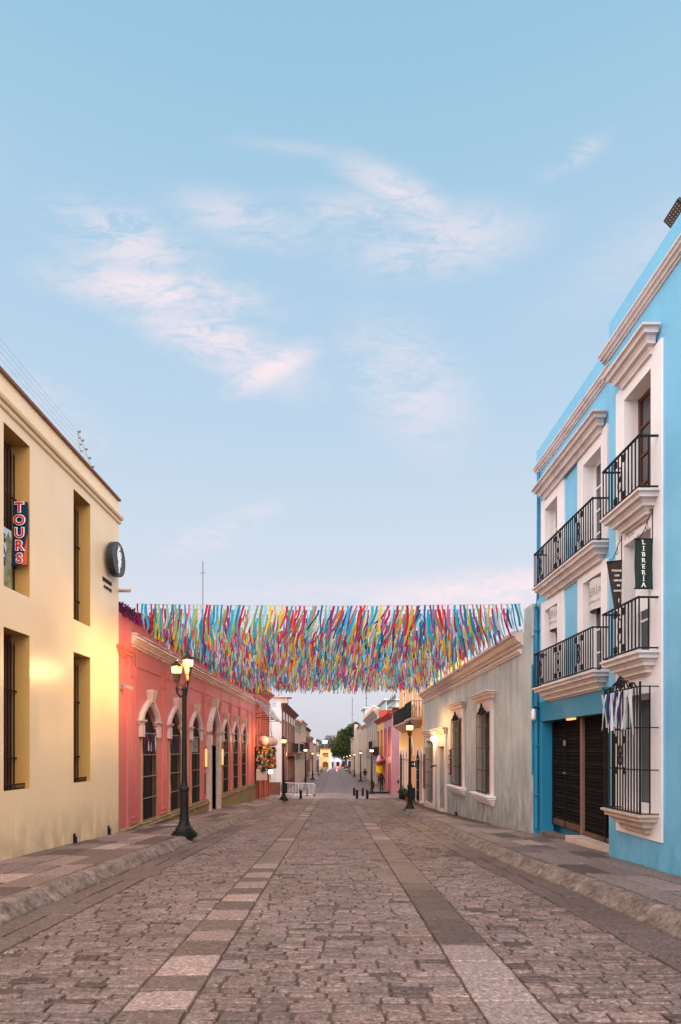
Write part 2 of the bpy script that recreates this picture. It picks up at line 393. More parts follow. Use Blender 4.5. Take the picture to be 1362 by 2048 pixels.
# kerbs: worn rounded blocks
def kerb(name, kf, sgn, y0, y1):
    mb = MB(); y = y0
    while y < y1:
        ln = min(random.uniform(1.0, 1.7), y1 - y); seg = max(2, int(ln / (.05 if y < 16 else .2))); rings = []
        o1, o2 = random.uniform(-.012, .012), random.uniform(-.02, .02)
        for i in range(seg + 1):
            t = i / seg; yy = y + .010 + (ln - .020) * t; e = .028 if i in (0, seg) else 0
            prof = [(-.26, -.1), (-.26, KH - .004), (-.16, KH + .002), (-.10, KH - .006), (-.055, KH - .03), (-.025, KH - .075), (.012, .035), (.06, .008), (.09, -.05)]
            r = []
            for (a, z) in prof:
                nz_ = noise.noise(Vector((yy * 2.6, a * 5, z * 6 + sgn * 7))) * (.020 if a > -.15 else .003) + noise.noise(Vector((yy * 10, a * 16, z * 16))) * (.012 if a > -.15 else .0)
                aa = a + nz_ + o1 - (e if a > -.2 else 0); zz = z + nz_ * .5 - (e * .7 if a > -.24 and z > 0 else 0)
                r.append((kf(yy) - sgn * aa, yy, road_z(yy) + zz))
            rings.append(r)
        mb.rings(rings, cap=True, close=True); y += ln
    return tag(mb.build(name, m_kerb, smooth=True), kind='structure')
# sgn: +1 on the right (kerb body lies at larger X)
kerb('kerb_left', kl, -1, .6, 42.6); kerb('kerb_right', kr, 1, .6, 42.4)
kerb('kerb_left_far', kl, -1, 52.6, 150); kerb('kerb_right_far', kr, 1, 52.6, 150)

# pavements of long slabs laid in courses parallel to the kerb
def pavement(name, xin, xout, y0, y1, lo, hi, warm):
    mb = MB(); mb.cols = []; n = 5; y0_ = y0
    for c in range(n):
        y = y0 + random.uniform(-.5, 0)
        while y < y1:
            d = random.uniform(.55, 1.25); ym = min(max(y + d / 2, y0), y1)
            a = xin(ym) + (xout(ym) - xin(ym)) * c / n; b_ = xin(ym) + (xout(ym) - xin(ym)) * (c + 1) / n
            x0, x1 = min(a, b_), max(a, b_); col = scol(lo, hi, warm + random.uniform(-.008, .008))
            if random.random() < .26: col = scol(lo * .52, lo * .8, warm)
            if random.random() < .10: col = scol(hi * 1.1, hi * 1.45, warm)
            stone(mb, x0 + .008, x1 - .008, y + .009, y + d - .009, lambda x, yy: side_z(yy, x) + .0, col, jit=.004, inset=.005, lift=random.uniform(-.004, .003), n=4)
            y += d
    o = tag(mb.build(name, m_slab, fixn=False), kind='structure')
    bed = MB(); yy = y0
    while yy < y1:
        e = min(yy + 2, y1); m_ = [xin(yy) + (xout(yy) - xin(yy)) * t for t in (0, .3, 1)]; m2 = [xin(e) + (xout(e) - xin(e)) * t for t in (0, .3, 1)]
        for i in (0, 1): bed.q([(m_[i], yy, side_z(yy, m_[i]) - .016), (m_[i + 1], yy, side_z(yy, m_[i + 1]) - .016), (m2[i + 1], e, side_z(e, m2[i + 1]) - .016), (m2[i], e, side_z(e, m2[i]) - .016)])
        yy = e
    tag(bed.build(name.replace('pavement', 'pavement_bed'), m_mortar, fixn=False), kind='structure')
pavement('pavement_left', lambda y: kl(y) - .255, lambda y: LW(y, .0, 0).x - .6, 1, 43, .21, .29, .006)
pavement('pavement_right', lambda y: kr(y) + .255, lambda y: 5.6, 1, 43, .21, .30, -.03)
pavement('pavement_left_far', lambda y: kl(y) - .255, lambda y: -4.9, 52.6, 150, .19, .25, .0)
pavement('pavement_right_far', lambda y: kr(y) + .255, lambda y: 5.3, 52.6, 150, .19, .26, .0)

# the crossing and the street beyond it
def brick_mat(name, c1, c2, mortar, sx, sy):
    m = bpy.data.materials.new(name); m.use_nodes = True; t = m.node_tree; b = t.nodes['Principled BSDF']; b.inputs['Roughness'].default_value = .7
    g = t.nodes.new('ShaderNodeNewGeometry'); br = t.nodes.new('ShaderNodeTexBrick'); t.links.new(g.outputs['Position'], br.inputs['Vector'])
    br.inputs['Color1'].default_value = c1 + (1,); br.inputs['Color2'].default_value = c2 + (1,); br.inputs['Mortar'].default_value = mortar + (1,)
    br.inputs['Scale'].default_value = 1; br.inputs['Brick Width'].default_value = sx; br.inputs['Row Height'].default_value = sy; br.inputs['Mortar Size'].default_value = .012
    no = t.nodes.new('ShaderNodeTexNoise'); no.inputs['Scale'].default_value = .35; no.inputs['Detail'].default_value = 5; t.links.new(g.outputs['Position'], no.inputs['Vector'])
    mx = t.nodes.new('ShaderNodeMix'); mx.data_type = 'RGBA'; mx.blend_type = 'MULTIPLY'; mx.inputs[0].default_value = .7
    mr = t.nodes.new('ShaderNodeMapRange'); mr.inputs[1].default_value = .3; mr.inputs[2].default_value = .7; mr.inputs[3].default_value = .6; mr.inputs[4].default_value = 1.3
    t.links.new(no.outputs['Fac'], mr.inputs[0]); t.links.new(br.outputs['Color'], mx.inputs[6]); t.links.new(mr.outputs[0], mx.inputs[7]); t.links.new(mx.outputs[2], b.inputs['Base Color'])
    return m
m_far = brick_mat('far_street_stone', (.18, .125, .115), (.13, .095, .09), (.06, .04, .035), .4, .25)
m_cross = brick_mat('crossing_stone', (.21, .155, .145), (.15, .115, .11), (.07, .05, .045), .8, .6)
m_farband = M('far_band_stone', (.17, .125, .12), .7, (.12, .09, .085), 2, .8)
sheet('crossing', [-40, -12, -5, -3, 0, 3, 5, 12, 40], [43.3, 44, 46, 48, 50, 52, 52.9], lambda x, y: road_z(y) - .004 + (.0 if y < 44 else .0), m_cross)
sheet('far_street', [-2.9, -1, 0, 1, 3.3], [52.9, 60, 80, 110, 150, 200, 212], lambda x, y: road_z(y) - .004, m_far)
for nm, x0, x1 in (('far_street_band', -1.38, -.95), ('far_street_band', .95, 1.38)):
    sheet(nm, [x0, x1], [53, 60, 80, 110, 150], lambda x, y: road_z(y) + .002, m_farband)
m_mark = M('road_marking_paint', (.62, .60, .60), .7)
mk = MB()
for x in (-3.6, -1.9, .6, 3.5):
    mk.q([(x, 151, road_z(151) + .006), (x + .35, 151, road_z(151) + .006), (x + .35, 196, road_z(196) + .006), (x, 196, road_z(196) + .006)])
tag(mk.build('road_marking', m_mark), kind='structure')
sheet('square_paving', [-30, -2, 4, 30], [150, 200, 260, 330], lambda x, y: road_z(y) - .01, M('square_stone', (.26, .22, .22), .8, (.2, .17, .17), .3, .8))
# ------------------------------------------------------------------ building pieces
def arch_pts(ua, ub, zs, rise, n=9):
    c, a = (ua + ub) / 2, (ub - ua) / 2
    def h(t): return rise * (.42 * math.sqrt(max(0, 1 - (1 - t) ** 2)) + .58 * t)
    l = [(c - a * (1 - t), zs + h(t)) for t in [i / n for i in range(n + 1)]]
    return l + [(2 * c - u, z) for u, z in reversed(l[:-1])]
def facade(P, u0, u1, z0, z1, ops, mi_reveal=0, w=0.0, thick=.5, depth=8.0, mb=None, roof=True, w_in=None):
    """wall with real openings. ops: dict(u0,u1,z0,z1,d[,rise]) - rise makes a pointed arch above z1"""
    mb = mb or MB(P)
    us = sorted({u0, u1} | {o['u0'] for o in ops} | {o['u1'] for o in ops})
    zs = sorted({z0, z1} | {o['z0'] for o in ops} | {o['z1'] for o in ops} | {o['z1'] + o['rise'] for o in ops if o.get('rise')})
    for a, b in zip(us, us[1:]):
        for c, d in zip(zs, zs[1:]):
            uc, zc = (a + b) / 2, (c + d) / 2
            if any(o['u0'] < uc < o['u1'] and o['z0'] < zc < o['z1'] + o.get('rise', 0) for o in ops): continue
            mb.q([(a, w, c), (b, w, c), (b, w, d), (a, w, d)])
    for o in ops:
        a, b, c, d, dp = o['u0'], o['u1'], o['z0'], o['z1'], o['d']; mi = mi_reveal
        if o.get('rise'):
            pts = arch_pts(a, b, d, o['rise']); top = d + o['rise']; k = len(pts) // 2
            mb.add([(a, w, top)] + [(u, w, z) for u, z in pts[:k + 1]], [[0] + list(range(k + 1, 0, -1))])
            mb.add([(b, w, top)] + [(u, w, z) for u, z in pts[k:]], [[0] + list(range(k + 1, 0, -1))])
            path = [(a, c)] + pts + [(b, c)]
        else: path = [(a, c), (a, d), (b, d), (b, c)]
        path = path + [path[0]]
        for (ua, za), (ub, zb) in zip(path, path[1:]):
            mb.q([(ua, w, za), (ub, w, zb), (ub, w - dp, zb), (ua, w - dp, za)], mi)
    # body, parapet top, end returns
    bt = z1 - (.45 if roof else 0)
    mb.q([(u0, w, z1), (u1, w, z1), (u1, w - thick, z1), (u0, w - thick, z1)])
    mb.q([(u0, w - thick, bt - .1), (u1, w - thick, bt - .1), (u1, w - thick, z1), (u0, w - thick, z1)])
    for u in (u0, u1): mb.q([(u, w, z0), (u, w - thick, z0), (u, w - thick, z1), (u, w, z1)])
    mb.box(u0 + .003, u1 - .003, w - thick - depth, w - thick, z0, bt)
    return mb
def op(u0, u1, z0, z1, d=.3, rise=0): return dict(u0=u0, u1=u1, z0=z0, z1=z1, d=d, rise=rise)
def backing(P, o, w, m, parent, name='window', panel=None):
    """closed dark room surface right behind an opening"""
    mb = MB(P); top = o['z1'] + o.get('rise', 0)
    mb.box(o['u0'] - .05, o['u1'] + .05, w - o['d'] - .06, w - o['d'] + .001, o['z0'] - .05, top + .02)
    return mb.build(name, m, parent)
def shutters(P, o, wz, m, parent, name='window_shutter', leaves=2, rails=(.3, .62)):
    mb = MB(P); a, b, c, d = o['u0'], o['u1'], o['z0'], o['z1'] + o.get('rise', 0) * .0
    t = .07; n = leaves; g = (b - a) / n
    for i in range(n):
        x0, x1 = a + g * i + .01, a + g * (i + 1) - .01
        mb.box(x0, x0 + t, wz - .05, wz, c, d); mb.box(x1 - t, x1, wz - .05, wz, c, d)
        for zz in [c, d - t] + [c + (d - c) * r for r in rails]: mb.box(x0 + t, x1 - t, wz - .045, wz - .005, zz, zz + t)
        mb.box(x0 + t, x1 - t, wz - .035, wz - .022, c, d)
    return mb.build(name, m, parent, bevel=.004)
def glazed(P, o, wz, m, parent, leaves=2, rows=4, t=.06):
    mb = MB(P); a, b, c, d = o['u0'], o['u1'], o['z0'], o['z1']; g = (b - a) / leaves
    for i in range(leaves):
        x0, x1 = a + g * i, a + g * (i + 1)
        mb.box(x0, x0 + t, wz - .05, wz, c, d); mb.box(x1 - t, x1, wz - .05, wz, c, d)
        for k in range(rows + 1):
            zz = c + (d - c - t) * k / rows; mb.box(x0 + t, x1 - t, wz - .045, wz - .005, zz, zz + t * (1 if k in (0, rows) else .6))
    f = mb.build('window_frame', m, parent); p = MB(P); p.box(a + t, b - t, wz - .034, wz - .026, c + t, d - t); p.build('window_pane', m_glass, f)
    return f
def scroll(mb, u, w, z, r, th=.008, mi=0):
    for (du, dz, rr) in ((-.5, .5, .5), (.5, .5, .5), (-.5, -.5, .5), (.5, -.5, .5)):
        mb.tube([(u + (du + rr * math.cos(t)) * r, w, z + (dz + rr * math.sin(t)) * r) for t in [k * math.pi / 4 for k in range(8)]], th, 4, mi, closed=True)
def rosette(mb, u, w, z, h):
    """the cast motif in the railings: four knots round a long link"""
    for du, dz in ((-.14, .28), (.14, .28), (-.14, -.28), (.14, -.28)): scroll(mb, u + du, w, z + dz * h, .05, .013)
    for s in (0, 1):
        mb.tube([(u + .055 * math.cos(t), w, z + (.09 if s else -.09) * h * 1.0 + .10 * h * math.sin(t)) for t in [k * math.pi / 5 for k in range(10)]], .011, 4, closed=True)
    scroll(mb, u, w, z, .035, .012)
def cresting(mb, u0, u1, w, z, h):
    c = (u0 + u1) / 2; a = (u1 - u0) / 2
    for k in (-1, 1):
        mb.tube([(c + k * a * x, w, z + h * y) for x, y in ((.98, 0), (.9, .25), (.72, .3), (.62, .1), (.5, .05), (.42, .4), (.3, .62), (.16, .5), (.2, .2), (.08, .08))], .014, 4)
        mb.tube([(c + k * a * x, w, z + h * y) for x, y in ((.55, .05), (.6, .35), (.45, .55), (.3, .4))], .011, 4)
        mb.tube([(c + k * a * x, w, z + h * y) for x, y in ((.28, 0), (.26, .5), (.14, .85), (0, 1.0))], .015, 4)
        scroll(mb, c + k * a * .72, w, z + h * .16, .035, .012)
    scroll(mb, c, w, z + h * .45, .055, .014); mb.box(c - .012, c + .012, w - .01, w + .01, z, z + h * .95)
def railing(P, u0, u1, w, z0, z1, parent, ros, name='railing', step=.105, wall_w=0.0, r=.0085):
    mb = MB(P); n = max(2, round((u1 - u0) / step))
    for i in range(n + 1):
        u = u0 + (u1 - u0) * i / n; mb.box(u - r, u + r, w - r, w + r, z0, z1)
    k = max(1, round((w - wall_w) / .16))
    for u in (u0, u1):
        for i in range(1, k):
            ww = w + (wall_w - w) * i / k; mb.box(u - r, u + r, ww - r, ww + r, z0, z1)
        mb.box(u - .014, u + .014, wall_w, w, z1 - .006, z1 + .02); mb.box(u - .012, u + .012, wall_w, w, z0, z0 + .02)
    mb.box(u0 - .014, u1 + .014, w - .018, w + .018, z1, z1 + .022); mb.box(u0, u1, w - .014, w + .014, z0, z0 + .022)
    for (u, h) in ros: rosette(mb, u, w, (z0 + z1) / 2, h)
    return mb.build(name, m_iron, parent)
SLAB = [(-.02, -.33), (.03, -.33), (.03, -.30), (.085, -.295), (.085, -.255), (.10, -.235), (.11, -.205), (.165, -.20), (.165, -.16), (.18, -.135), (.19, -.11), (.245, -.105), (.245, -.065), (.26, -.04), (.285, -.035), (.285, .0)]
HOOD = [(.0, -.28), (.05, -.28), (.05, -.245), (.065, -.22), (.075, -.195), (.135, -.19), (.135, -.15), (.15, -.125), (.16, -.10), (.22, -.095), (.22, -.055), (.235, -.035), (.275, -.03), (.275, .0)]
def moulding(P, u0, u1, w0, ztop, prof, name, m, parent, sc=1.0, so=1.0, mb=None):
    mb = mb or MB(P); mb.profile(u0, u1, w0, [(o * so, ztop + z * sc) for o, z in prof]); return mb.build(name, m, parent)
def band(P, u0, u1, w0, prof, name, m, parent):
    """moulding that runs the whole wall: prof = [(w, z)] closed loop against the wall"""
    mb = MB(P); mb.rings([[(u, w0 + w, z) for w, z in prof] for u in (u0, u1)]); return mb.build(name, m, parent)

# ------------------------------------------------------------------ LEFT: cream yellow house
Y = empty('cream_house', LW(15.0, 0, -.5), 'two-storey cream yellow plaster house with deep window niches in shade-coloured ochre and thin clay roof edge', 'building')
cols = [(7.45, 8.28), (9.98, 10.80), (12.53, 13.35)]
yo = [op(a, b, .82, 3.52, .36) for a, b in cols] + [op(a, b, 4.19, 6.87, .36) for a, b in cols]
facade(LW, 2.0, 15.0, -1.2, 7.62, yo, 1, w=.03, thick=.5).build('wall', [m_cream, m_revealshade], Y)
band(LW, 2.0, 15.06, .03, [(0, 7.06), (.035, 7.07), (.05, 7.10), (.05, 7.13), (.02, 7.145), (.09, 7.16), (.11, 7.20), (.11, 7.235), (0, 7.25)], 'cornice', m_cream, Y)
band(LW, 2.0, 15.03, .03, [(-.52, 7.623), (.05, 7.62), (.06, 7.66), (-.52, 7.70)], 'roof_coping', m_tile, Y)
for i, o in enumerate(yo):
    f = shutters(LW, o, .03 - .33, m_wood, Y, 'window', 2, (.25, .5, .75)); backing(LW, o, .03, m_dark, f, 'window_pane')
    g = MB(LW); zb = o['z0'] + .02; zt = o['z1'] - .22; w = .03 - .25
    for k in range(8):
        u = o['u0'] + .05 + (o['u1'] - o['u0'] - .10) * k / 7
        g.box(u - .009, u + .009, w - .009, w + .009, zb, zt); g.rings([[(u - .011, w - .011, zt), (u + .011, w - .011, zt), (u + .011, w + .011, zt), (u - .011, w + .011, zt)], [(u - .001, w - .001, zt + .09), (u + .001, w - .001, zt + .09), (u + .001, w + .001, zt + .09), (u - .001, w + .001, zt + .09)]])
    for h in (.50, 1.68): g.box(o['u0'], o['u1'], w + .010, w + .026, zb + h, zb + h + .03)
    g.build('window_grille', m_iron, Y)
    if i < 3:
        g = MB(LW)
        for k in range(12):
            u = o['u0'] + .04 + (o['u1'] - o['u0'] - .1) * k / 11; g.box(u, u + .012, -.05, -.035, .825, .90)
        g.box(o['u0'] + .02, o['u1'] - .04, -.055, -.03, .90, .92); g.box(o['u0'] + .02, o['u1'] - .04, -.20, -.06, .822, .84); g.build('sill_rail', m_iron, Y)
for u, z in ((12.55, -.44), (14.35, -.50)):
    g = MB(LW); g.box(u - .045, u + .045, .03, .05, z, z + .22); g.box(u - .02, u + .03, .05, .085, z - .03, z + .16); g.build('drain_outlet', m_iron, Y, bevel=.004)
mb = MB(); mb.tube([(-5.6, 15.15, 5.46), (-5.05, 15.15, 5.46)], .045, 8); mb.build('roof_spout', m_stone, Y, smooth=False)

# things on the cream house
def sheet_banner(name, pts_fn, nx, ny, m, label, cat, parent=None, thick=.006):
    mb = MB(); a = []
    for s in (0, 1):
        for j in range(ny + 1):
            for i in range(nx + 1):
                p = pts_fn(i / nx, j / ny); mb.v.append(Vector(p) + Vector((0, thick * s, 0)))
    n = (nx + 1) * (ny + 1)
    for s in (0, 1):
        for j in range(ny):
            for i in range(nx):
                k = s * n + j * (nx + 1) + i; mb.f.append([k, k + 1, k + nx + 2, k + nx + 1]); mb.m.append(0)
    rim = [i for i in range(nx + 1)] + [(nx + 1) * (j + 1) - 1 for j in range(1, ny + 1)] + [ny * (nx + 1) + i for i in range(nx - 1, -1, -1)] + [j * (nx + 1) for j in range(ny - 1, 0, -1)]
    for a_, b_ in zip(rim, rim[1:] + rim[:1]): mb.f.append([a_, b_, n + b_, n + a_]); mb.m.append(0)
    return mb.build(name, m, parent, smooth=False)
tb = empty('vertical_banner', (-5.49, 10.66, 4.71), 'dark blue and orange banner reading TOURS in red letters, hung in the upper window niche', 'banner')
def tours(i, j): x = -5.615 + .262 * i; return (x, 10.66 + .012 * math.sin(j * 5) + .01 * i, 5.835 - 1.125 * j + .012 * math.sin(i * 3))
sheet_banner('banner_cloth', tours, 4, 12, m_navy, '', '', tb)
mb = MB(); mb.rings([[(-5.45, 10.652, 4.735), (-5.36, 10.652, 4.735), (-5.356, 10.652, 5.26), (-5.40, 10.652, 5.05)], [(-5.45, 10.662, 4.735), (-5.36, 10.662, 4.735), (-5.356, 10.662, 5.26), (-5.40, 10.662, 5.05)]]); mb.build('orange_corner', m_orangeb, tb)
for k, ch in enumerate('TOURS'):
    z = 5.725 - k * .222
    for off, d, m_ in ((.016, 10.640, m_ink), (.004, 10.630, m_red)):
        mb = MB(); text_mb(mb, ch, .235, lambda x, y, dd, z=z, d=d: (-5.488 + x * 1.05, d - dd, z + y * 1.0), off=off, thick=.003); mb.build('letter', m_, tb)
pb = empty('picture_banner', LW(10.2, -.2, 4.3), 'pale blue banner with a canyon picture and cut-off words on the window bars', 'banner')
m_photo = M('printed_canyon', (.16, .15, .07), .5, (.42, .40, .28), 7, .9, bscale=60, fine=.5)
m_pale = M('printed_pale_sky', (.42, .56, .64), .5, (.55, .64, .68), 5, .6)
mb = MB(LW); mb.box(9.99, 10.60, -.19, -.182, 4.22, 5.30); mb.build('banner_cloth', m_pale, pb)
mb = MB(LW); mb.rings([[(a, w, z) for a, z in ((10.0, 4.23), (10.59, 4.23), (10.59, 5.12), (10.50, 5.25), (10.40, 5.1), (10.45, 4.95), (10.32, 4.6), (10.0, 4.5))] for w in (-.181, -.176)]); mb.build('printed_canyon', m_photo, pb)
mb = MB(LW)
for s, z in (('S', 5.10), ('OAXACA', 4.90), ('TOURS', 4.70)):
    text_mb(mb, s, .2, lambda x, y, d, z=z: (10.40 + x, -.174 + d, z + y), align='RIGHT', off=.004)
mb.build('lettering', m_navy, pb)
sb = MB(LW); sb.box(9.985, 10.02, -.17, -.05, 4.9, 5.98); sb.box(9.98, 10.03, -.18, -.04, 5.98, 6.0)
tag(sb.build('narrow_sign_edge', m_pale), 'thin pale blue sign edge standing upright in the left upper niche of the cream house', 'sign')

cs = empty('round_sign', LW(14.42, .04, 6.0), 'round dark grey sign with a white leaf hand emblem on the cream wall', 'sign')
mb = MB(LW)
n = 36; mb.rings([[(14.42 + r * math.cos(2 * math.pi * k / n), w, 6.0 + r * math.sin(2 * math.pi * k / n)) for k in range(n)] for r, w in ((.36, .10), (.40, .11), (.405, .13), (.405, .255), (.40, .265), (.36, .265), (.355, .262))]); mb.build('sign_disc', M('charcoal_lacquer', (.018, .023, .028), .35, coat=.2), cs)
mb = MB(LW)
for a in (0, 1, 2, 3): mb.tube([(14.42 + .2 * math.cos(a * 1.57 + .8), .03, 6 + .2 * math.sin(a * 1.57 + .8)), (14.42 + .2 * math.cos(a * 1.57 + .8), .11, 6 + .2 * math.sin(a * 1.57 + .8))], .015, 6)
mb.build('wall_bracket', m_iron, cs)
leaf = [[(-.02, -.33), (.02, -.30), (.03, -.18), (.08, -.16), (.10, -.10), (.12, 0), (.02, .12), (-.03, -.03), (-.05, -.10), (-.07, -.16), (-.04, -.22)],
        [(-.09, -.04), (-.045, -.06), (.00, .10), (.09, .16), (.04, .20), (-.02, .17), (-.10, .08)],
        [(-.11, .02), (-.10, .13), (-.02, .20), (.06, .24), (.02, .28), (-.07, .25), (-.08, .19), (-.12, .17)],
        [(.06, .08), (.12, .05), (.13, .13), (.11, .18)], [(-.02, .26), (.03, .27), (.06, .33), (.0, .29)], [(-.06, .27), (-.03, .28), (-.05, .33)]]
mb = MB(LW)
for poly in leaf: mb.rings([[(14.42 + x, w, 6.0 + y) for x, y in poly] for w in (.264, .272)])
mb.build('emblem', m_ink, cs)
lt = MB(LW)
text_mb(lt, 'LEYENDAS', .105, lambda x, y, d: (14.27 + x, .034 + d * 3, 5.44 + y), off=.008, space=1.05)
text_mb(lt, 'COFFEE', .095, lambda x, y, d: (14.30 + x, .034 + d * 3, 5.28 + y), off=.004, space=1.5)
tag(lt.build('wall_lettering', m_blackink), 'two short lines of small black lettering under the round sign, the lower one COFFEE', 'lettering')

# electric fence on the roof
ef = empty('electric_fence', LW(13.8, -.1, 7.65), 'leaning grey electric fence post with insulators and thin wires along the cream roof', 'fence')
a, b = LW(13.85, -.05, 7.66), Vector((-5.80, 13.8, 8.72)); c = LW(13.25, -.1, 7.66)
mb = MB(); mb.tube([a, b], .018, 6); mb.tube([c, b + Vector((0, -.02, -.03))], .013, 6); mb.build('fence_post', m_galv, ef)
wires = MB()
def insul(p, q, r): ins = MB(); ins.tube([p, q], r, 6); ins.build('insulator', m_ins, ef)
m_ins = M('insulator_grey', (.14, .14, .15), .4)
for k in range(6):
    t = .06 + k * .184; p = a.lerp(b, t); insul(p, p + Vector((.06, 0, .01)), .022)
    wires.tube([p, Vector((p.x - .25, 2.0, p.z + .02))], .0028, 3)
    if k: p2 = c.lerp(b, t); insul(p2, p2 + Vector((.05, 0, 0)), .016)
wires.build('fence_wire', m_galv, ef)

# ------------------------------------------------------------------ LEFT: long pink house with pointed windows
K = empty('pink_house', LW(25, 0, -1.0), 'long single-storey pink house with seven pointed arches and white stone surrounds', 'building')
wins = [17.38, 20.0, 22.65, 28.25, 30.75, 33.2]; DU = 25.55
ko = [op(u - .62, u + .62, -.52, 2.32, .15, .46) for u in wins] + [op(DU - .72, DU + .72, -1.5, 2.25, .40, .86)]
facade(LW, 15.0, 36.75, -2.6, 4.92, ko, 0, w=0, thick=.5).build('wall', [m_pink], K)
CORN = [(0, 4.20), (.04, 4.21), (.04, 4.26), (.09, 4.27), (.09, 4.32), (.13, 4.35), (.15, 4.40), (.20, 4.41), (.20, 4.47), (.17, 4.49), (0, 4.51)]
def worn_band(P, u0, u1, prof, name, m, parent, amp=.02, step=.15):
    mb = MB(P); n = int((u1 - u0) / step); rs = []
    for i in range(n + 1):
        u = u0 + (u1 - u0) * i / n
        rs.append([(u, w + (noise.noise(Vector((u * 3, w * 9, z * 9))) * amp if w > .02 else 0), z + (noise.noise(Vector((u * 3.3, w * 9 + 5, z * 9))) * amp if w > .02 else 0)) for w, z in prof])
    mb.rings(rs); return mb.build(name, m, parent)
worn_band(LW, 15.85, 36.9, CORN, 'cornice', M('worn_pink_cornice', (.62, .34, .30), .7, (.66, .55, .50), 2.2, .9, .004, 30, .4, (.38, .2, .16)), K)
worn_band(LW, 15.83, 36.9, [(.0, 4.515), (.22, 4.495), (.23, 4.52), (.18, 4.545), (0, 4.55)], 'cornice_capping', M('worn_white_capping', (.60, .56, .58), .55, (.40, .28, .26), 1.8, .8, .005, 30), K, .03)
band(LW, 16.15, 36.6, 0, [(0, 3.72), (.025, 3.725), (.03, 3.755), (0, 3.76)], 'frieze_moulding', m_pink, K)
moulding(LW, 15.02, 15.75, 0, 4.06, HOOD, 'corner_cornice', m_pink, K, .75, .7)
mb = MB(LW); mb.box(15.6, 15.85, 0, .05, -2.2, 4.92); mb.build('corner_strip', m_pink, K)
for u in (16.05, 18.72, 21.35, 24.02, 27.08, 29.5, 31.95, 34.6, 36.3):
    mb = MB(LW)
    for d in (-.16, .06): mb.box(u + d, u + d + .10, 0, .05, -.30, 3.72)
    mb.box(u - .20, u + .20, 0, .022, -.42, 3.72)
    mb.profile(u - .19, u + .19, 0, [(0, -.46), (.05, -.45), (.05, -.36), (.02, -.34), (.055, -.31), (.055, -.26), (.03, -.24), (.03, -.22)])
    mb.profile(u - .19, u + .19, 0, [(.02, 3.36), (.05, 3.38), (.05, 3.42)])
    mb.box(u - .17, u - .14, .05, .06, 3.42, 4.18); mb.box(u + .14, u + .17, .05, .06, 3.42, 4.18)
    mb.build('pilaster', m_pink, K)
for a, b in ((15.1, DU - 1.02), (DU + 1.02, 36.72)):
    worn_band(LW, a, b, [(0, -2.6), (.10, -2.6), (.10, -.66), (.14, -.64), (.15, -.58), (.11, -.55), (.13, -.50), (.0, -.47)], 'plinth', m_plinth, K, .03, .12)
def arch_frame(P, uc, a_in, a_out, zs, r_in, r_out, drop, proj, parent, m_face, m_jamb, key=True, jamb_z=None, ksz=1.0):
    ua, ub = uc - a_in, uc + a_in
    mb = MB(P); pi = arch_pts(ua, ub, zs, r_in); po = arch_pts(uc - a_out, uc + a_out, zs, r_out); n = len(pi); rs = []
    lerp = lambda i, t: (pi[i][0] + (po[i][0] - pi[i][0]) * t, pi[i][1] + (po[i][1] - pi[i][1]) * t)
    for i in range(n):
        r = []
        for t, w in ((0, -.12), (0, proj * .35), (.12, proj * .45), (.14, proj * .7), (.30, proj * .75), (.32, proj * .95), (.9, proj), (1, proj * .95), (1, 0), (.6, -.02)):
            u, z = lerp(i, t); r.append((u, w, z))
        rs.append(r)
    mb.rings(rs); mb.build('arch_surround', m_face, parent)
    for s in (-1, 1):
        u0, u1 = sorted((uc + s * (a_in - .02), uc + s * a_out)); mb = MB(P)
        mb.profile(u0, u1, 0, [(.03, zs - .13), (.06, zs - .12), (.06, zs - .09), (.09, zs - .07), (.09, zs - .04), (.12, zs - .03), (.12, zs + .01)])
        mb.box(u0 + .01, u1 - .01, 0, proj * .9, zs - drop, zs - .13); mb.build('impost', m_face, parent)
        if jamb_z is not None:
            u0, u1 = sorted((uc + s * (a_in - .03), uc + s * (a_in + .07)))
            worn_v(P, u0, u1, jamb_z, zs - drop, parent, m_jamb)
    if key:
        zt = zs + r_out; k = ksz; mb = MB(P)
        mb.rings([[(uc - x0, w0, z), (uc + x0, w0, z), (uc + x0, w1, z), (uc - x0, w1, z)] for x0, w0, w1, z in ((.12 * k, -.02, proj + .03, zt - .16), (.20 * k, 0, proj + .08, zt + .17 * k), (.20 * k, 0, proj + .08, zt + .20 * k))]); mb.build('keystone', m_stone, parent)
def worn_v(P, u0, u1, z0, z1, parent, m):
    mb = MB(P); rs = []; n = int((z1 - z0) / .15)
    for i in range(n + 1):
        z = z0 + (z1 - z0) * i / n; e = noise.noise(Vector((u0 * 3, z * 2.2, 1))) * .025; f = .05 * max(0, 1 - (z - z0) / .5)
        rs.append([(u0 - e - f, 0, z), (u0 - e - f, .035 + e, z), (u1 + e, .035 + e, z), (u1 + e, -.12, z), (u0 + .02, -.12, z)])
    mb.rings(rs); mb.build('jamb', m, parent)
m_blackwood = M('blackened_wood', (.045, .024, .016), .6, (.012, .008, .007), 4, .9)
m_arch = M('arch_stone', (.56, .41, .385), .7, (.44, .31, .28), 3, .7, .002, 40, .35, (.28, .17, .14))
m_jamb = M('bare_jamb_stone', (.42, .22, .13), .85, (.30, .18, .12), 5, .8, .006, 40, .3, (.2, .1, .06))
def bars_grille(P, uc, a, z0, z1, w, parent, nb=9, hz=4, top=.30):
    g = MB(P)
    for k in range(nb):
        u = uc - a + .05 + (2 * a - .10) * k / (nb - 1); g.box(u - .008, u + .008, w - .008, w + .008, z0, z1)
    for k in range(hz + 1):
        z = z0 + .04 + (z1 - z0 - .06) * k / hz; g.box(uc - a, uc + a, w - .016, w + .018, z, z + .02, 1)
    if top: cresting(g, uc - a + .06, uc + a - .06, w, z1, top)
    return g.build('window_grille', [m_iron, m_glintbar], parent)
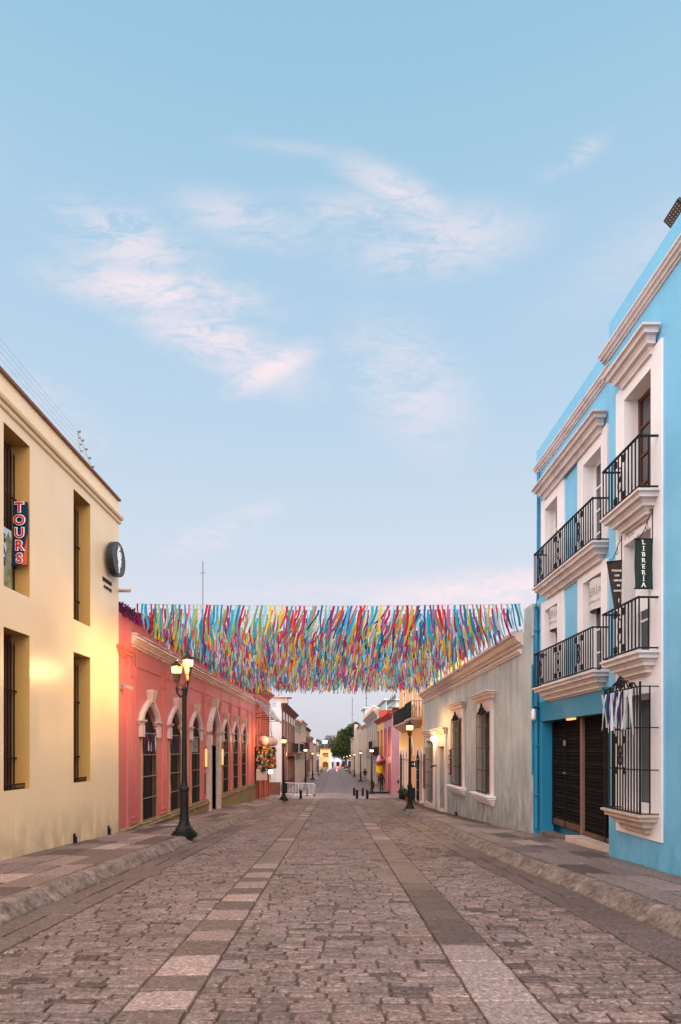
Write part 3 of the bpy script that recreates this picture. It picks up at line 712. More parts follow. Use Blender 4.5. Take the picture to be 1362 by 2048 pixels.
m_glintbar = M('glint_bar', (.26, .19, .16), .5)  # cross bars coloured lighter, lamp glints painted on the iron
for u in wins:
    arch_frame(LW, u, .62, .86, 2.32, .46, .68, .46, .11, K, m_arch, m_jamb, jamb_z=-.50)
    o = op(u - .62, u + .62, -.52, 2.32, .15, .46)
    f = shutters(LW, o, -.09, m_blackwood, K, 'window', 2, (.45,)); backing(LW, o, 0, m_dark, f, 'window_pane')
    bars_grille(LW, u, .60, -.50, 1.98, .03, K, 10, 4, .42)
arch_frame(LW, DU, .72, 1.08, 2.25, .86, 1.14, .55, .20, K, m_arch, m_stone, jamb_z=None, ksz=1.25)
for s in (-1, 1):
    mb = MB(LW); u0, u1 = sorted((DU + s * .72, DU + s * 1.10)); mb.box(u0, u1, -.2, .16, -1.5, 1.70); mb.build('door_jamb', m_stone, K, bevel=.015)
f = shutters(LW, op(DU - .72, DU + .72, -1.2, 2.3), -.32, m_oldwood, K, 'door', 2, (.15, .45, .7)); backing(LW, ko[-1], 0, m_dark, f, 'door_recess')
for u in (DU - 1.55, DU + 1.62):
    t = empty('wall_sconce', LW(u, .1, .9), 'tall golden wall light ' + ('left' if u < DU else 'right') + ' of the big arched door of the pink house', 'wall light', 'sconces by the arched door')
    mb = MB(LW); mb.rings([[(u + r * math.cos(k * math.pi / 4), .10 + r * .8 * math.sin(k * math.pi / 4), z) for k in range(8)] for r, z in ((.03, .82), (.055, .86), (.06, 1.35), (.055, 1.52), (.03, 1.56))]); mb.build('sconce_glass', m_sconce, t)
    mb = MB(LW); mb.box(u - .07, u + .07, 0, .04, .80, 1.58); mb.box(u - .05, u + .05, .03, .14, 1.56, 1.60); mb.box(u - .05, u + .05, .03, .14, .78, .82); mb.build('sconce_bracket', m_iron, t)
mb = MB(LW); mb.box(DU - 1.66, DU - 1.42, 0, .07, -.25, .62); tag(mb.build('wall_plaque', M('bronze_plaque', (.16, .08, .045), .5, (.07, .04, .03), 14, .9), bevel=.01), 'brown bronze plaque below the golden wall light of the pink house', 'plaque')
# parapet flowers
for i, (a, b) in enumerate(((15.2, 17.6), (17.4, 21), (20.8, 25.2), (25, 30), (29.8, 36.5))):
    t = empty('bougainvillea', LW((a + b) / 2, -.1, 4.84), 'purple bougainvillea spilling over the pink parapet, ' + ['next to the cream house', 'above the first arch', 'above the street lamp side', 'above the big door', 'at the far end'][i], 'plant', 'bougainvilleas on the pink parapet')
    lf, fl = MB(LW), MB(LW)
    for k in range(int((b - a) * (480 if i < 2 else 420))):
        u = random.uniform(a, b); hh = .30 + .22 * noise.noise(Vector((u * 1.7, 3, 0))); w = random.gauss(-.02, .13); z = 4.90 + random.random() ** 1.3 * hh - max(0, w) * .5
        if w > .28: continue
        s = random.uniform(.025, .05); d = [random.uniform(-1, 1) for _ in range(6)]
        isf = noise.noise(Vector((u * 2.1, z * 3, 7))) > -.02
        (fl if isf else lf).q([(u - s * d[0], w - s * .6, z - s), (u + s, w + s * d[1], z - s * d[2]), (u + s * d[3], w + s * .6, z + s), (u - s, w - s * d[4], z + s * .5)])
    lf.build('foliage', m_leaf, t, fixn=False); fl.build('blossom', m_purple, t, fixn=False)
# ribbons tied on grilles
RC = {'white': M('ribbon_white', (.72, .72, .78), .6, trans=.3), 'navy': M('ribbon_navy', (.02, .03, .14), .6, trans=.2), 'plum': M('ribbon_plum', (.16, .02, .10), .6, trans=.2), 'pale': M('ribbon_pale_blue', (.45, .60, .72), .6, trans=.3)}
def ribbon_bunch(P, u0, u1, w, zt, ln, n, cols, label, name='ribbon_bunch', group=None, spread=.05):
    mb = MB(P); keys = list(RC)
    for k in range(n):
        u = u0 + (u1 - u0) * (k + .5) / n; wd = (u1 - u0) / n * random.uniform(.36, .66); mi = keys.index(random.choice(cols)); L_ = ln * random.uniform(.8, 1.15)
        du = random.uniform(-spread, spread) * 2; ww = w + random.uniform(0, .03); tw = random.uniform(-.6, .6); pr = None
        for j in range(6):
            t = j / 5; a = tw * t + .3 * math.sin(t * 5 + k); q = [(u + du * t - wd * math.cos(a), ww + .012 * math.sin(t * 4 + k) - wd * math.sin(a) * .5, zt - L_ * t), (u + du * t + wd * math.cos(a), ww + .012 * math.sin(t * 4 + k) + wd * math.sin(a) * .5, zt - L_ * t)]
            if pr: mb.q([pr[0], pr[1], q[1], q[0]], mi)
            pr = q
    return tag(mb.build(name, [RC[k] for k in keys], fixn=False), label, 'ribbons', group)
nm = ['first', 'second', 'third', 'fourth', 'fifth', 'sixth']
for i, u in enumerate(wins):
    if i == 2:
        mb = MB(LW); mb.box(u - .5, u + .5, -.02, -.01, 1.42, 2.0); mb.build('x', m_door).name = 'poster'
        p = bpy.data.objects['poster']; tag(p, 'white poster with a faint red mark tied on the third window grille', 'poster')
        mb = MB(LW); 
        for s in (-1, 1): mb.tube([(u + s * .02, -.006, 1.78), (u + s * .1, -.006, 1.66), (u + s * .16, -.006, 1.58)], .012, 4)
        mb.build('red_mark', M('faint_red', (.55, .2, .22), .6), p)
    else:
        ribbon_bunch(LW, u - .5, u + .5, .0, 2.0, .62 if i < 2 else .75, 13, ['white', 'white', 'plum', 'plum', 'navy'], 'white and plum ribbons tied on the grille of the %s window of the pink house' % nm[i], group='ribbons tied on the pink house grilles', spread=.04)
def cctv(P, u, z, label, w=0.0, mcol=None):
    t = empty('security_camera', P(u, w + .02, z), label, 'security camera'); mb = MB(P); mb.box(u - .04, u + .04, w, w + .03, z - .08, z + .08); mb.tube([(u, w + .03, z), (u, w + .12, z + .03)], .014, 6); mb.build('camera_bracket', mcol or m_galv, t)
    mb = MB(P); mb.rings([[(u - .04, w + .10 + .22 * s, z + .06 - .07 * s), (u + .04, w + .10 + .22 * s, z + .06 - .07 * s), (u + .04, w + .10 + .22 * s, z - .01 - .07 * s), (u - .04, w + .10 + .22 * s, z - .01 - .07 * s)] for s in (0, 1)]); mb.build('camera_body', mcol or m_galv, t)
cctv(LW, 15.18, 3.08, 'small security camera on the pink wall beside the cream house corner')

# ------------------------------------------------------------------ LEFT: rose red house before the crossing
Q = empty('rose_house', LW(40, 0, -1.7), 'tall dark rose house with long dark doorways and a heavy cornice at the crossing', 'building')
qd = [38.3, 40.75, 43.1]
qo = [op(u - .55, u + .55, -2.4, 1.05, .4) for u in qd] + [op(u - .5, u + .5, 1.9, 4.35, .4) for u in qd]
facade(LW, 36.75, 44.4, -3, 5.55, qo, 0, thick=.5, depth=6).build('wall', m_rose, Q)
moulding(LW, 36.8, 44.4, 0, 5.50, HOOD, 'cornice', m_rose, Q, 1.3, 1.3)
band(LW, 36.75, 44.42, 0, [(0, 4.75), (.05, 4.76), (.06, 4.85), (0, 4.87)], 'frieze_moulding', m_rose, Q)
for i, o in enumerate(qo):
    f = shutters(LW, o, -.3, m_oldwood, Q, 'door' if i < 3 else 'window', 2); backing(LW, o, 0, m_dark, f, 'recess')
    if i >= 3: moulding(LW, o['u0'] - .1, o['u1'] + .1, 0, 4.55, HOOD, 'window_hood', m_stone, Q, .6, .5)
    for s in (-1, 1):
        uc = (o['u0'] + o['u1']) / 2; u0, u1 = sorted((uc + s * .52, uc + s * .70)); mb = MB(LW); mb.box(u0, u1, 0, .06, max(o['z0'], -2), o['z1'] + .1); mb.build('door_trim' if i < 3 else 'window_trim', M('brown_orange_trim', (.38, .10, .05), .7, (.2, .06, .03), 2, .7), Q)
for i, u in enumerate((37.6, 40.1, 42.6)):
    lab = ['nearest', 'middle', 'farthest'][i]
    t = empty('awning_frame', LW(u, .5, 3.6), 'folded grey awning arms slanting out of the rose house, the %s set' % lab, 'awning', 'awning arms on the rose house')
    for s in (0, 1.5): mb = MB(LW); mb.tube([(u + s, 0, 4.75), (u + s, .55, 3.9), (u + s, .95, 3.45)], .03, 5); mb.build('awning_arm', m_galv, t)
    mb = MB(LW); mb.tube([(u, .95, 3.45), (u + 1.5, .95, 3.45)], .03, 5); mb.tube([(u, 0, 3.5), (u, .95, 3.5)], .018, 4); mb.tube([(u, 0, 3.75), (u, .6, 3.8)], .015, 4); mb.build('awning_bar', m_iron, t)
    # craft display with round shade above
    t = empty('craft_display', LW(u, .4, .9), 'hanging rack of bright craft goods on the rose house, the %s rack' % lab, 'display', 'craft racks on the rose house')
    mb = MB(LW); mb.box(u - .35, u + .45, .05, .62, .20, 1.72); mb.build('rack', m_dark, t)
    cols_ = [(.42, .28, .07), (.32, .03, .02), (.06, .12, .04), (.40, .34, .25), (.03, .04, .06), (.40, .13, .03)]
    mb = MB(LW)
    for k in range(120):
        a, z = random.uniform(-.33, .40), random.uniform(.2, 1.68); w = random.uniform(.1, .6); s = random.uniform(.018, .055); mi = random.randrange(6)
        if random.random() < .5: mb.box(u - .37 - s, u - .36, w - s, w + s, z - s * 1.3, z + s * 1.3, mi)
        else: mb.box(u + a - s, u + a + s, .62, .64 + s, z - s, z + s, mi)
    tag(mb.build('craft_goods', [M('craft_paint_%d' % i_, c_, .5) for i_, c_ in enumerate(cols_)], t), kind='stuff')
    t = empty('round_lantern', LW(u, .5, 2.0), 'pale round woven shade above the %s craft rack' % lab, 'lantern', 'round shades above the craft racks')
    c = LW(u, .50, 2.05); mb = MB(); mb.lathe(c.x, c.y, [(.05, 1.76), (.22, 1.82), (.31, 2.0), (.31, 2.15), (.24, 2.3), (.06, 2.38)], 12); mb.build('shade', M('woven_pale_pink', (.50, .33, .29), .85, (.3, .2, .18), 22, .8), t, smooth=True)
    mb = MB(LW); mb.tube([(u, 0, 2.42), (u, .50, 2.42), (u, .5, 2.36)], .015, 5); mb.build('hook', m_iron, t)
mb = MB(LW); mb.rings([[(u_, w_, z_) for u_, w_ in ((36.95, .15), (37.7, .72), (37.72, .70), (36.97, .13))] for z_ in (-.35, .35)]); tag(mb.build('menu_board', m_stone), 'pale tilted menu board hanging on the corner of the rose house', 'sign')
t = empty('shop_light', LW(41.3, .5, .1), 'warm lit lamp over the doorway of the rose house', 'wall light'); c = LW(41.3, .45, .05)
mb = MB(); mb.lathe(c.x, c.y, [(.10, -.1), (.15, .0), (.10, .18)], 8); mb.build('lamp_glass', M('shop_light_lit', (1, .7, .3), .4, emit=(1, .5, .16), es=22), t); mb = MB(LW); mb.tube([(41.3, 0, .3), (41.3, .45, .28), (41.3, .45, .18)], .02, 5); mb.build('bracket', m_iron, t)
# ------------------------------------------------------------------ RIGHT: blue bookshop house (near bays + long balconied section)
B = empty('blue_house', RB(12, 0, -.3), 'three-storey bright blue house with white window surrounds, iron balconies and a dark gate', 'building')
def bay_near(du):
    """one projecting bay: openings for the two balcony doors and the street window"""
    return [op(9.09 - du, 9.93 - du, 5.30, 7.19, .27), op(9.09 - du, 9.93 - du, 2.95, 4.82, .27), op(9.09 - du, 9.93 - du, .60, 2.36, .27)]
b0, b1 = bay_near(0), bay_near(2.55)
# white surrounds carry the reveals, so the blue wall only has the plain holes
facade(RN, 3.0, 10.54, -1, 8.86, [dict(o, d=.05) for o in b0 + b1], 0, 0, thick=.5).build('wall', m_blue, B)
fo = [op(13.59, 14.39, 5.30, 7.17, .27), op(11.36, 12.18, 5.30, 7.17, .27), op(13.59, 14.39, 2.95, 4.78, .27), op(11.36, 12.18, 2.95, 4.82, .27)]
gate_o = op(10.545, 14.69, -1.2, 2.19, .29)
facade(RB, 10.545, 15.06, -1, 8.86, [dict(o, d=.05) for o in fo] + [gate_o], 1, 0, thick=.5).build('wall', [m_blue, m_tealshade], B)
mb = MB(RB); mb.box(10.56, 15.05, .0, .012, 2.2, 2.66); mb.box(14.70, 15.05, .0, .012, -1, 2.2); mb.build('shade_band', m_tealshade, B)  # darker sheet over the gate, balcony shade painted in
mb = MB(RB); mb.box(14.92, 15.36, -.5, .10, -1, 5.0); mb.build('corner_pilaster', m_tealshade, B)
mb = MB(RB)
mb.tube([(14.86, .07, 5.0), (14.86, .07, -.4)], .04, 7); mb.tube([(14.72, .06, 8.2), (14.78, .06, 5.2), (14.8, .12, 4.95)], .035, 7); mb.tube([(14.98, .13, 3.6), (14.98, .13, .9)], .018, 5)
for z in (.4, 1.6, 3.0, 4.4): mb.box(14.80, 14.92, .0, .12, z, z + .03)
mb.build('drainpipe', m_tealshade, B)
CB = [(-.0, 8.22), (.025, 8.22), (.025, 8.25), (.06, 8.255), (.06, 8.285), (.075, 8.30), (.105, 8.305), (.105, 8.335), (.12, 8.35), (.135, 8.355), (.135, 8.385), (0, 8.40)]
band(RN, 3.0, 10.54 + .14, 0, CB, 'cornice', m_mould, B); band(RB, 10.6, 14.95, 0, CB, 'cornice', m_mould, B)
def surround(P, u0, u1, z0, z1, o, parent, proud=.03):
    """white plaster field round openings: front plates, sides and the deep reveals"""
    mb = MB(P); os_ = o
    us = sorted({u0, u1} | {x['u0'] for x in os_} | {x['u1'] for x in os_}); zs = sorted({z0, z1} | {x['z0'] for x in os_} | {x['z1'] for x in os_})
    for a, b in zip(us, us[1:]):
        for c, d in zip(zs, zs[1:]):
            if any(x['u0'] < (a + b) / 2 < x['u1'] and x['z0'] < (c + d) / 2 < x['z1'] for x in os_): continue
            mb.q([(a, proud, c), (b, proud, c), (b, proud, d), (a, proud, d)])
    for a, b in ((u0, u0), (u1, u1)): mb.q([(a, 0, z0), (a, proud, z0), (a, proud, z1), (a, 0, z1)])
    mb.q([(u0, 0, z0), (u1, 0, z0), (u1, proud, z0), (u0, proud, z0)]); mb.q([(u0, 0, z1), (u1, 0, z1), (u1, proud, z1), (u0, proud, z1)])
    for x in os_:
        a, b, c, d, dp = x['u0'] + .002, x['u1'] - .002, x['z0'] + .002, x['z1'] - .002, x['d']; path = [(a, c), (a, d), (b, d), (b, c), (a, c)]
        for (ua, za), (ub, zb) in zip(path, path[1:]): mb.q([(ua, proud, za), (ub, proud, zb), (ub, -dp, zb), (ua, -dp, za)])
    return mb.build('window_surround', m_white, parent)
def balcony(P, u0, u1, ztop, zr, parent, ros, w0=.0, sc=1.0, proj=.30):
    mb = MB(P); so = proj / .27; mb.profile(u0, u1, w0, [(o * so, ztop + z * sc) for o, z in SLAB]); s = mb.build('balcony_slab', m_mould, parent)
    railing(P, u0 - .24 * so, u1 + .24 * so, w0 + .25 * so, ztop + .03, zr, s, ros, wall_w=w0); return s
for du, oo in ((0, b0), (2.55, b1)):
    surround(RN, 8.80 - du, 10.22 - du, .16, 7.45, oo, B)
    moulding(RN, 9.08 - du, 9.90 - du, .03, 7.69, HOOD, 'window_hood', m_mould, B, 1.15, .95)
    u0, u1 = 9.15 - du, 9.80 - du
    balcony(RN, u0, u1, 5.30, 6.07, B, [(9.49 - du, 1.0)], w0=.03); balcony(RN, u0, u1, 2.95, 3.72, B, [(9.49 - du, 1.0)], w0=.03)
    moulding(RN, u0 + .02, u1 - .02, .03, .55, SLAB, 'window_sill', m_stone, B, 1.0, 1.1)
    g = MB(RN); a, b, w = u0 - .28, u1 + .22, .30; n = 13
    for k in range(n + 1):
        u = a + (b - a) * k / n; g.box(u - .008, u + .008, w - .008, w + .008, .56, 2.44)
    for u in (a, b):
        g.box(u - .012, u + .012, w - .012, w + .012, .56, 2.50); g.box(u - .008, u + .008, .15, .166, .56, 2.44)
        for z in (.56, 1.20, 1.82, 2.42): g.box(u - .008, u + .008, .03, w, z, z + .016)
    for z in (.56, 1.20, 1.82, 2.42): g.box(a, b, w - .014, w + .002, z, z + .018)
    rosette(g, 9.49 - du, w, 1.42, .85); cresting(g, a + .12, b - .05, w, 2.44, .20); g.build('window_grille', m_iron, B)
    f = glazed(RN, oo[0], -.20, m_wood, B, 2, 4); backing(RN, oo[0], 0, m_dark, f, 'room')
    f = glazed(RN, oo[1], -.20, m_door, B, 2, 3); backing(RN, oo[1], 0, m_dark, f, 'room')
    f = glazed(RN, oo[2], -.20, m_door, B, 2, 1); backing(RN, oo[2], 0, m_dark, f, 'room')
    ribbon_bunch(RN, 8.98 - du, 9.98 - du, .335, 2.40, .62, 15, ['white', 'pale', 'pale', 'white', 'pale', 'navy', 'navy'], 'white, pale blue and navy ribbons blowing on the blue house street grille' if du == 0 else 'white and navy ribbons on the nearest street grille of the blue house', group='ribbons tied on the blue house grilles', spread=.10)
for z1_, oo in ((7.45, fo[:2]), (5.02, fo[2:])):
    for o, (a, b) in zip(oo, ((13.21, 14.65), (11.10, 12.46))):
        surround(RB, a, b, 5.30 if z1_ > 7 else 2.95, z1_ if z1_ > 7 else 5.0, [o], B)
        f = glazed(RB, o, -.20, m_door, B, 2, 4); backing(RB, o, 0, m_dark, f, 'room')
moulding(RB, 11.36, 14.30, .03, 7.69, HOOD, 'window_hood', m_mould, B, 1.1, 1.0)
balcony(RB, 11.38, 14.08, 5.30, 6.08, B, [(11.75, 1), (12.85, 1), (13.95, 1)], proj=.31)
balcony(RB, 11.38, 14.08, 2.95, 3.73, B, [(11.75, 1), (12.85, 1), (13.95, 1)], proj=.31)
# gate
gt = MB(RB); wz = -.29
gt.box(10.55, 14.69, wz - .04, wz, -.28, 2.19); gate = gt.build('gate', m_gatedark, B)
gp = MB(RB)
gp.box(12.86, 12.96, wz, wz + .06, -.28, 2.17); gp.build('gate_post', M('gate_post_wood', (.27, .16, .125), .6, (.18, .10, .08), 4, .8), gate); gp = MB(RB)
for a, b in ((14.66, 14.69), (13.865, 13.90), (11.80, 11.84), (10.9, 10.96)): gp.box(a, b, wz, wz + .04, -.28, 2.17)
gp.build('gate_frame', m_iron, gate)
gp = MB(RB); gp.box(12.96, 14.62, wz, wz + .03, -.26, -.12); gp.box(10.96, 12.86, wz, wz + .03, -.28, -.20); gp.build('bottom_rail', m_oldwood, gate)
gl = MB(RB)
for a, b in ((13.93, 14.60), (12.98, 13.84), (11.88, 12.84)):
    n = int((b - a) / .06); z = -.10; r = 0
    while z < 1.96:
        for k in range(n):
            u = a + (b - a) * (k + (.5 if r % 2 else .15)) / n
            if u > b - .02: continue
            h = .032 if r % 3 else .05; gl.rings([[(u - .004, wz + .004, z), (u + .004, wz + .004, z), (u + .004, wz + .012, z), (u - .004, wz + .012, z)], [(u + .006, wz + .016, z + h), (u + .014, wz + .016, z + h), (u + .014, wz + .024, z + h), (u + .006, wz + .024, z + h)]])
        if r % 3 == 0: gl.box(a, b, wz + .004, wz + .014, z - .018, z - .010)
        z += .088; r += 1
tag(gl.build('chain_mesh', m_gatechain, gate), kind='stuff')
mb = MB(RB); mb.tube([(13.80, wz + .05, .98), (13.80, wz + .10, .98), (13.68, wz + .10, .98)], .02, 6); mb.box(13.78, 13.90, wz + .05, wz + .07, 1.6, 1.72); mb.build('gate_handle', m_galv, gate)
mb = MB(RB); mb.box(13.0, 13.4, -.16, -.10, 2.15, 2.19); mb.build('gate_light', M('warm_tube_lit', (1, .6, .3), .4, emit=(1, .42, .12), es=1.6), B)
mb = MB(RB); mb.box(10.55, 12.93, -.28, .10, -.9, -.30); mb.build('doorstep', m_stone, B, bevel=.01)
mb = MB(RB); mb.box(12.93, 14.68, -.28, .02, -.9, -.44); mb.build('doorstep', m_kerb, B, bevel=.01)
t = empty('poster_rack', RB(11.1, -.1, .6), 'narrow rack of small bright posters between the gate and the street grille', 'poster rack')
cols_ = [(.6, .6, .58), (.55, .04, .12), (.12, .2, .2), (.7, .5, .1), (.3, .5, .55)]
mb = MB(RB); mb.box(10.95, 11.33, -.2, -.16, -.1, 2.0); mb.build('rack_board', m_galv, t)
for k, (z, h, c) in enumerate(((1.0, .38, 0), (.72, .12, 2), (.38, .2, 0), (.26, .12, 1), (.02, .16, 3), (-.1, .1, 4))):
    mb = MB(RB); mb.box(11.0 + .02 * (k % 2), 11.30, -.16, -.152, z, z + h); mb.build('small_poster', M('small_poster_%d' % c, cols_[c], .6, cols_[(c + 2) % 5], 25, .6), t)
# banners
def brackets(P, u, z, ln, parent):
    mb = MB(P); mb.tube([(u, .035, z - .26), (u, .035, z + .26)], .007, 5)
    mb.tube([(u, .035 + x * ln, z - .20 + y) for x, y in ((0, .40), (.12, .37), (.35, .27), (.5, .15), (.7, .08), (.92, .0), (1.0, .03), (.96, .07))], .007, 5)
    mb.tube([(u, .035 + x * ln, z - .20 + y) for x, y in ((.35, .27), (.30, .17), (.40, .13), (.46, .18), (.42, .21))], .006, 4)
    mb.tube([(u, .035 + x * ln, z - .20 + y) for x, y in ((.0, .40), (.16, .45), (.2, .40), (.14, .38))], .005, 4)
    mb.build('scroll_bracket', m_iron, parent)
t = empty('vertical_banner', (4.58, 9.03, 4.25), 'dark green vertical banner reading LIBRERIA in white serif letters', 'banner')
X1, X0 = 4.72, 4.455; U = 9.03; zt, zb = 1.5 + 422 * U / 1220, 1.5 + 323 * U / 1220
sheet_banner('banner_cloth', lambda i, j: (X0 + (X1 - X0) * i + .004 * math.sin(j * 9), U + .006 * math.sin(i * 6 + j * 4), zt + (zb - zt) * j), 6, 14, m_green_plastic, '', '', t)
mb = MB(); mb.tube([(X0 - .012, U, zt), (X1 + .01, U, zt)], .011, 6); mb.tube([(X0 - .012, U, zb), (X1 + .01, U, zb)], .011, 6); mb.build('banner_rod', m_iron, t)
brackets(RN, U, zt + .2, .22, t)
for k, ch in enumerate('LIBRERÍA'):
    z = zt - .055 - k * .0895; mb = MB()
    text_mb(mb, ch, .092, lambda x, y, d, z=z: (4.575 + x * 1.0, U - .014 - d, z + y), off=.0012)
    if ch in 'LIBREÍRA':    # little slab serifs
        w_ = .018
        if ch in 'IÍ': mb.box(4.575 - w_, 4.575 + w_, U - .019, U - .014, z - .033, z - .028); 
        if ch == 'I': mb.box(4.575 - w_, 4.575 + w_, U - .019, U - .014, z + .026, z + .031)
        if ch == 'A': mb.box(4.575 - .040, 4.575 - .014, U - .019, U - .014, z - .033, z - .029); mb.box(4.575 + .014, 4.575 + .040, U - .019, U - .014, z - .033, z - .029)
        if ch in 'LRBE': mb.box(4.575 - .036, 4.575 - .010, U - .019, U - .014, z + .026, z + .031)
    mb.build('letter', m_ink, t)
t = empty('tapered_banner', (4.6, 10.0, 4.0), 'brown tapering banner with five short lines of white words beside the LIBRERIA banner', 'banner')
U = 10.0; k_ = U / 1220
def tb_(i, j):
    xl = 1213 + 15 * j ** .9; xr = 1244 - 1 * j; yt = 1124 - 3 * i; yb = 1214 - 2 * i
    return ((xl + (xr - xl) * i - 668) * k_, U + .008 * math.sin(i * 5 + j * 3), 1.5 + (1500 - (yt + (yb - yt) * j)) * k_)
sheet_banner('banner_cloth', tb_, 4, 12, m_brownban, '', '', t)
mb = MB(); a, b = Vector(tb_(0, 0)), Vector(tb_(1, 0)); mb.tube([a, b], .010, 6); a, b = Vector(tb_(0, 1)), Vector(tb_(1, 1)); mb.tube([a, b], .010, 6); mb.build('banner_rod', m_iron, t)
brackets(RN, U, 1.5 + 398 * k_, .20, t)
for s, px, py, sz in (('TODOS', 1232, 1142, .042), ('LOS', 1233, 1151.5, .038), ('LIBROS', 1234.5, 1161.5, .038), ('DE', 1236, 1171.5, .034), ('OAXACA', 1236, 1182, .034)):
    mb = MB(); text_mb(mb, s, sz, lambda x, y, d: ((px - 668) * k_ + x * 1.1, U - .014 - d, 1.5 + (1500 - py) * k_ + y), off=.002); mb.build('lettering', m_ink, t)
mb = MB(); c = ((1236.5 - 668) * k_, U - .014, 1.5 + 298 * k_); mb.rings([[(c[0] + x, c[1] - d, c[2] + y) for x, y in ((0, .045), (.010, .02), (.004, -.01), (.008, -.04), (-.003, -.02), (-.008, .015))] for d in (0, .004)]); mb.build('emblem', m_ink, t)
# curved signs in the two middle balcony doors
for i, (o, z0, z1) in enumerate(((fo[2], 4.26, 4.76), (fo[3], 4.20, 4.78))):
    uc = (o['u0'] + o['u1']) / 2; t = empty('curved_sign', RB(uc, -.1, z0), 'white bowed sign with dark capitals in the %s middle balcony door' % ('far' if i == 0 else 'near'), 'sign', 'bowed signs in the balcony doors')
    mb = MB(RB); n = 12; outer = [(uc + .375 * math.sin(a), -.24 + .27 * math.cos(a)) for a in [math.pi * (k / n - .5) for k in range(n + 1)]]; inner = [(uc + .365 * math.sin(a), -.24 + .26 * math.cos(a)) for a in [math.pi * (k / n - .5) for k in range(n + 1)]]
    loop = outer + inner[::-1]; mb.rings([[(u, w, z) for u, w in loop] for z in (z0, z1)]); mb.build('sign_panel', m_bannerwhite, t, smooth=False)
    def bend(x, y, d, zc): a = -x / .33; return (uc + (.377 + d) * math.sin(a), -.24 + (.272 + d) * math.cos(a), zc + y)
    mb = MB(RB); text_mb(mb, 'GALERÍAS', .19, lambda x, y, d: bend(x * .82, y * 1.15, d, z0 + .33), off=.001, thick=.001); text_mb(mb, 'TEMPORALES', .07, lambda x, y, d: bend(x * 1.1, y, d, z0 + .15), thick=.001); mb.build('lettering', m_greyink, t)
t = MB(RN); text_mb(t, '1450', .17, lambda x, y, d: (9.75 - x, .033 + d, 4.95 + y), off=-.001); text_mb(t, 'ESTACIÓN', .085, lambda x, y, d: (9.33 - x, .033 + d, 4.96 + y))
tag(t.build('wall_lettering', m_greyink), 'thin grey lettering starting with 1450 above the middle door of the blue house', 'lettering')
mb = MB(RN); mb.box(9.12, 9.5, .04, .05, 3.62, 4.2)
o_ = tag(mb.build('paper_notice', m_ink), 'white paper notice with grey script below the LIBRERIA banner', 'notice')
mb = MB(RN); text_mb(mb, '9 años con', .07, lambda x, y, d: (9.32 - x, .052 + d, 4.12 + y), thick=.001); mb.build('lettering', m_greyink, o_)
# small fittings
t = empty('wall_lantern', RB(14.85, .1, 2.3), 'small black and white wall lamp beside the blue house gate', 'wall light'); mb = MB(RB); mb.tube([(14.8, 0, 2.5), (14.8, .12, 2.55), (14.8, .16, 2.5)], .02, 5); mb.build('bracket', m_iron, t)
c = RB(14.8, .16, 2.36); mb = MB(); mb.lathe(c.x, c.y, [(.03, 2.50), (.055, 2.44), (.06, 2.26), (.04, 2.22)], 10); mb.build('lamp_body', m_white, t, smooth=True)
fl = empty('floodlight', RN(8.6, .1, 8.9), 'dark floodlight with a dotted lens tilted over the blue roof parapet', 'floodlight')
mb = MB(); q0 = Vector((4.63, 8.62, 9.16)); ux = Vector((.0, -.42, .0)); uy = Vector((-.13, .0, -.10)) * -1; 
P0 = [Vector((4.74, 8.78, 9.11)), Vector((4.74, 8.42, 9.11)), Vector((4.88, 8.42, 8.97)), Vector((4.88, 8.78, 8.97))]
nrm = (P0[1] - P0[0]).cross(P0[3] - P0[0]).normalized(); nrm = nrm if nrm.z > 0 else -nrm
cen = sum(P0, Vector()) / 4
mb.rings([[tuple(p) for p in P0], [tuple(p + nrm * .04) for p in P0], [tuple(cen + (p - cen) * .8 + nrm * .09) for p in P0], [tuple(cen + (p - cen) * .5 + nrm * .10) for p in P0]]); mb.build('housing', m_iron, fl)
mb = MB(); mb.rings([[tuple(cen + (p - cen) * .9 - nrm * d) for p in P0] for d in (-.001, .006)]); ln_ = mb.build('lens', M('brown_lens', (.10, .065, .05), .35), fl)
mb = MB()
for i in range(4):
    for j in range(7):
        p = P0[0].lerp(P0[1], .12 + .126 * j).lerp(P0[3].lerp(P0[2], .12 + .126 * j), .16 + .22 * i) - nrm * .006; mb.box(p.x - .004, p.x + .004, p.y - .004, p.y + .004, p.z - .004, p.z + .003)
mb.build('led_grid', m_ink, ln_)
mb = MB(); mb.tube([cen + nrm * .05, (4.85, 8.55, 8.85)], .02, 6); mb.build('bracket', m_iron, fl)

# ------------------------------------------------------------------ RIGHT: weathered grey house
G = empty('grey_house', RG(24, 0, -1), 'single-storey weathered grey plaster house with pale stone trim and two tall barred windows', 'building')
gw = [op(18.75, 20.12, .10, 2.70, .22), op(22.85, 24.50, .06, 2.68, .22)]
gd = [op(26.45, 27.95, -1.8, 1.66, .30), op(29.5, 31.6, -1.8, 1.95, .30)]
facade(RG, 15.0, 32.9, -3, 4.50, gw + gd, 0, 0, thick=.5).build('wall', m_grey, G)
mb = MB(RG); mb.box(14.92, 15.55, -.5, .004, 4.3, 5.08); mb.build('end_parapet', m_grey, G)
band(RG, 15.62, 33.0, 0, [(0, 4.18), (.05, 4.20), (.06, 4.25), (.14, 4.29), (.20, 4.36), (.22, 4.41), (.31, 4.44), (.32, 4.50), (.30, 4.53), (0, 4.60)], 'cornice', m_trim, G)
band(RG, 15.75, 33.0, 0, [(0, 3.98), (.04, 3.99), (.05, 4.02), (.09, 4.05), (.10, 4.09), (.07, 4.11), (0, 4.12)], 'frieze_moulding', m_trim, G)
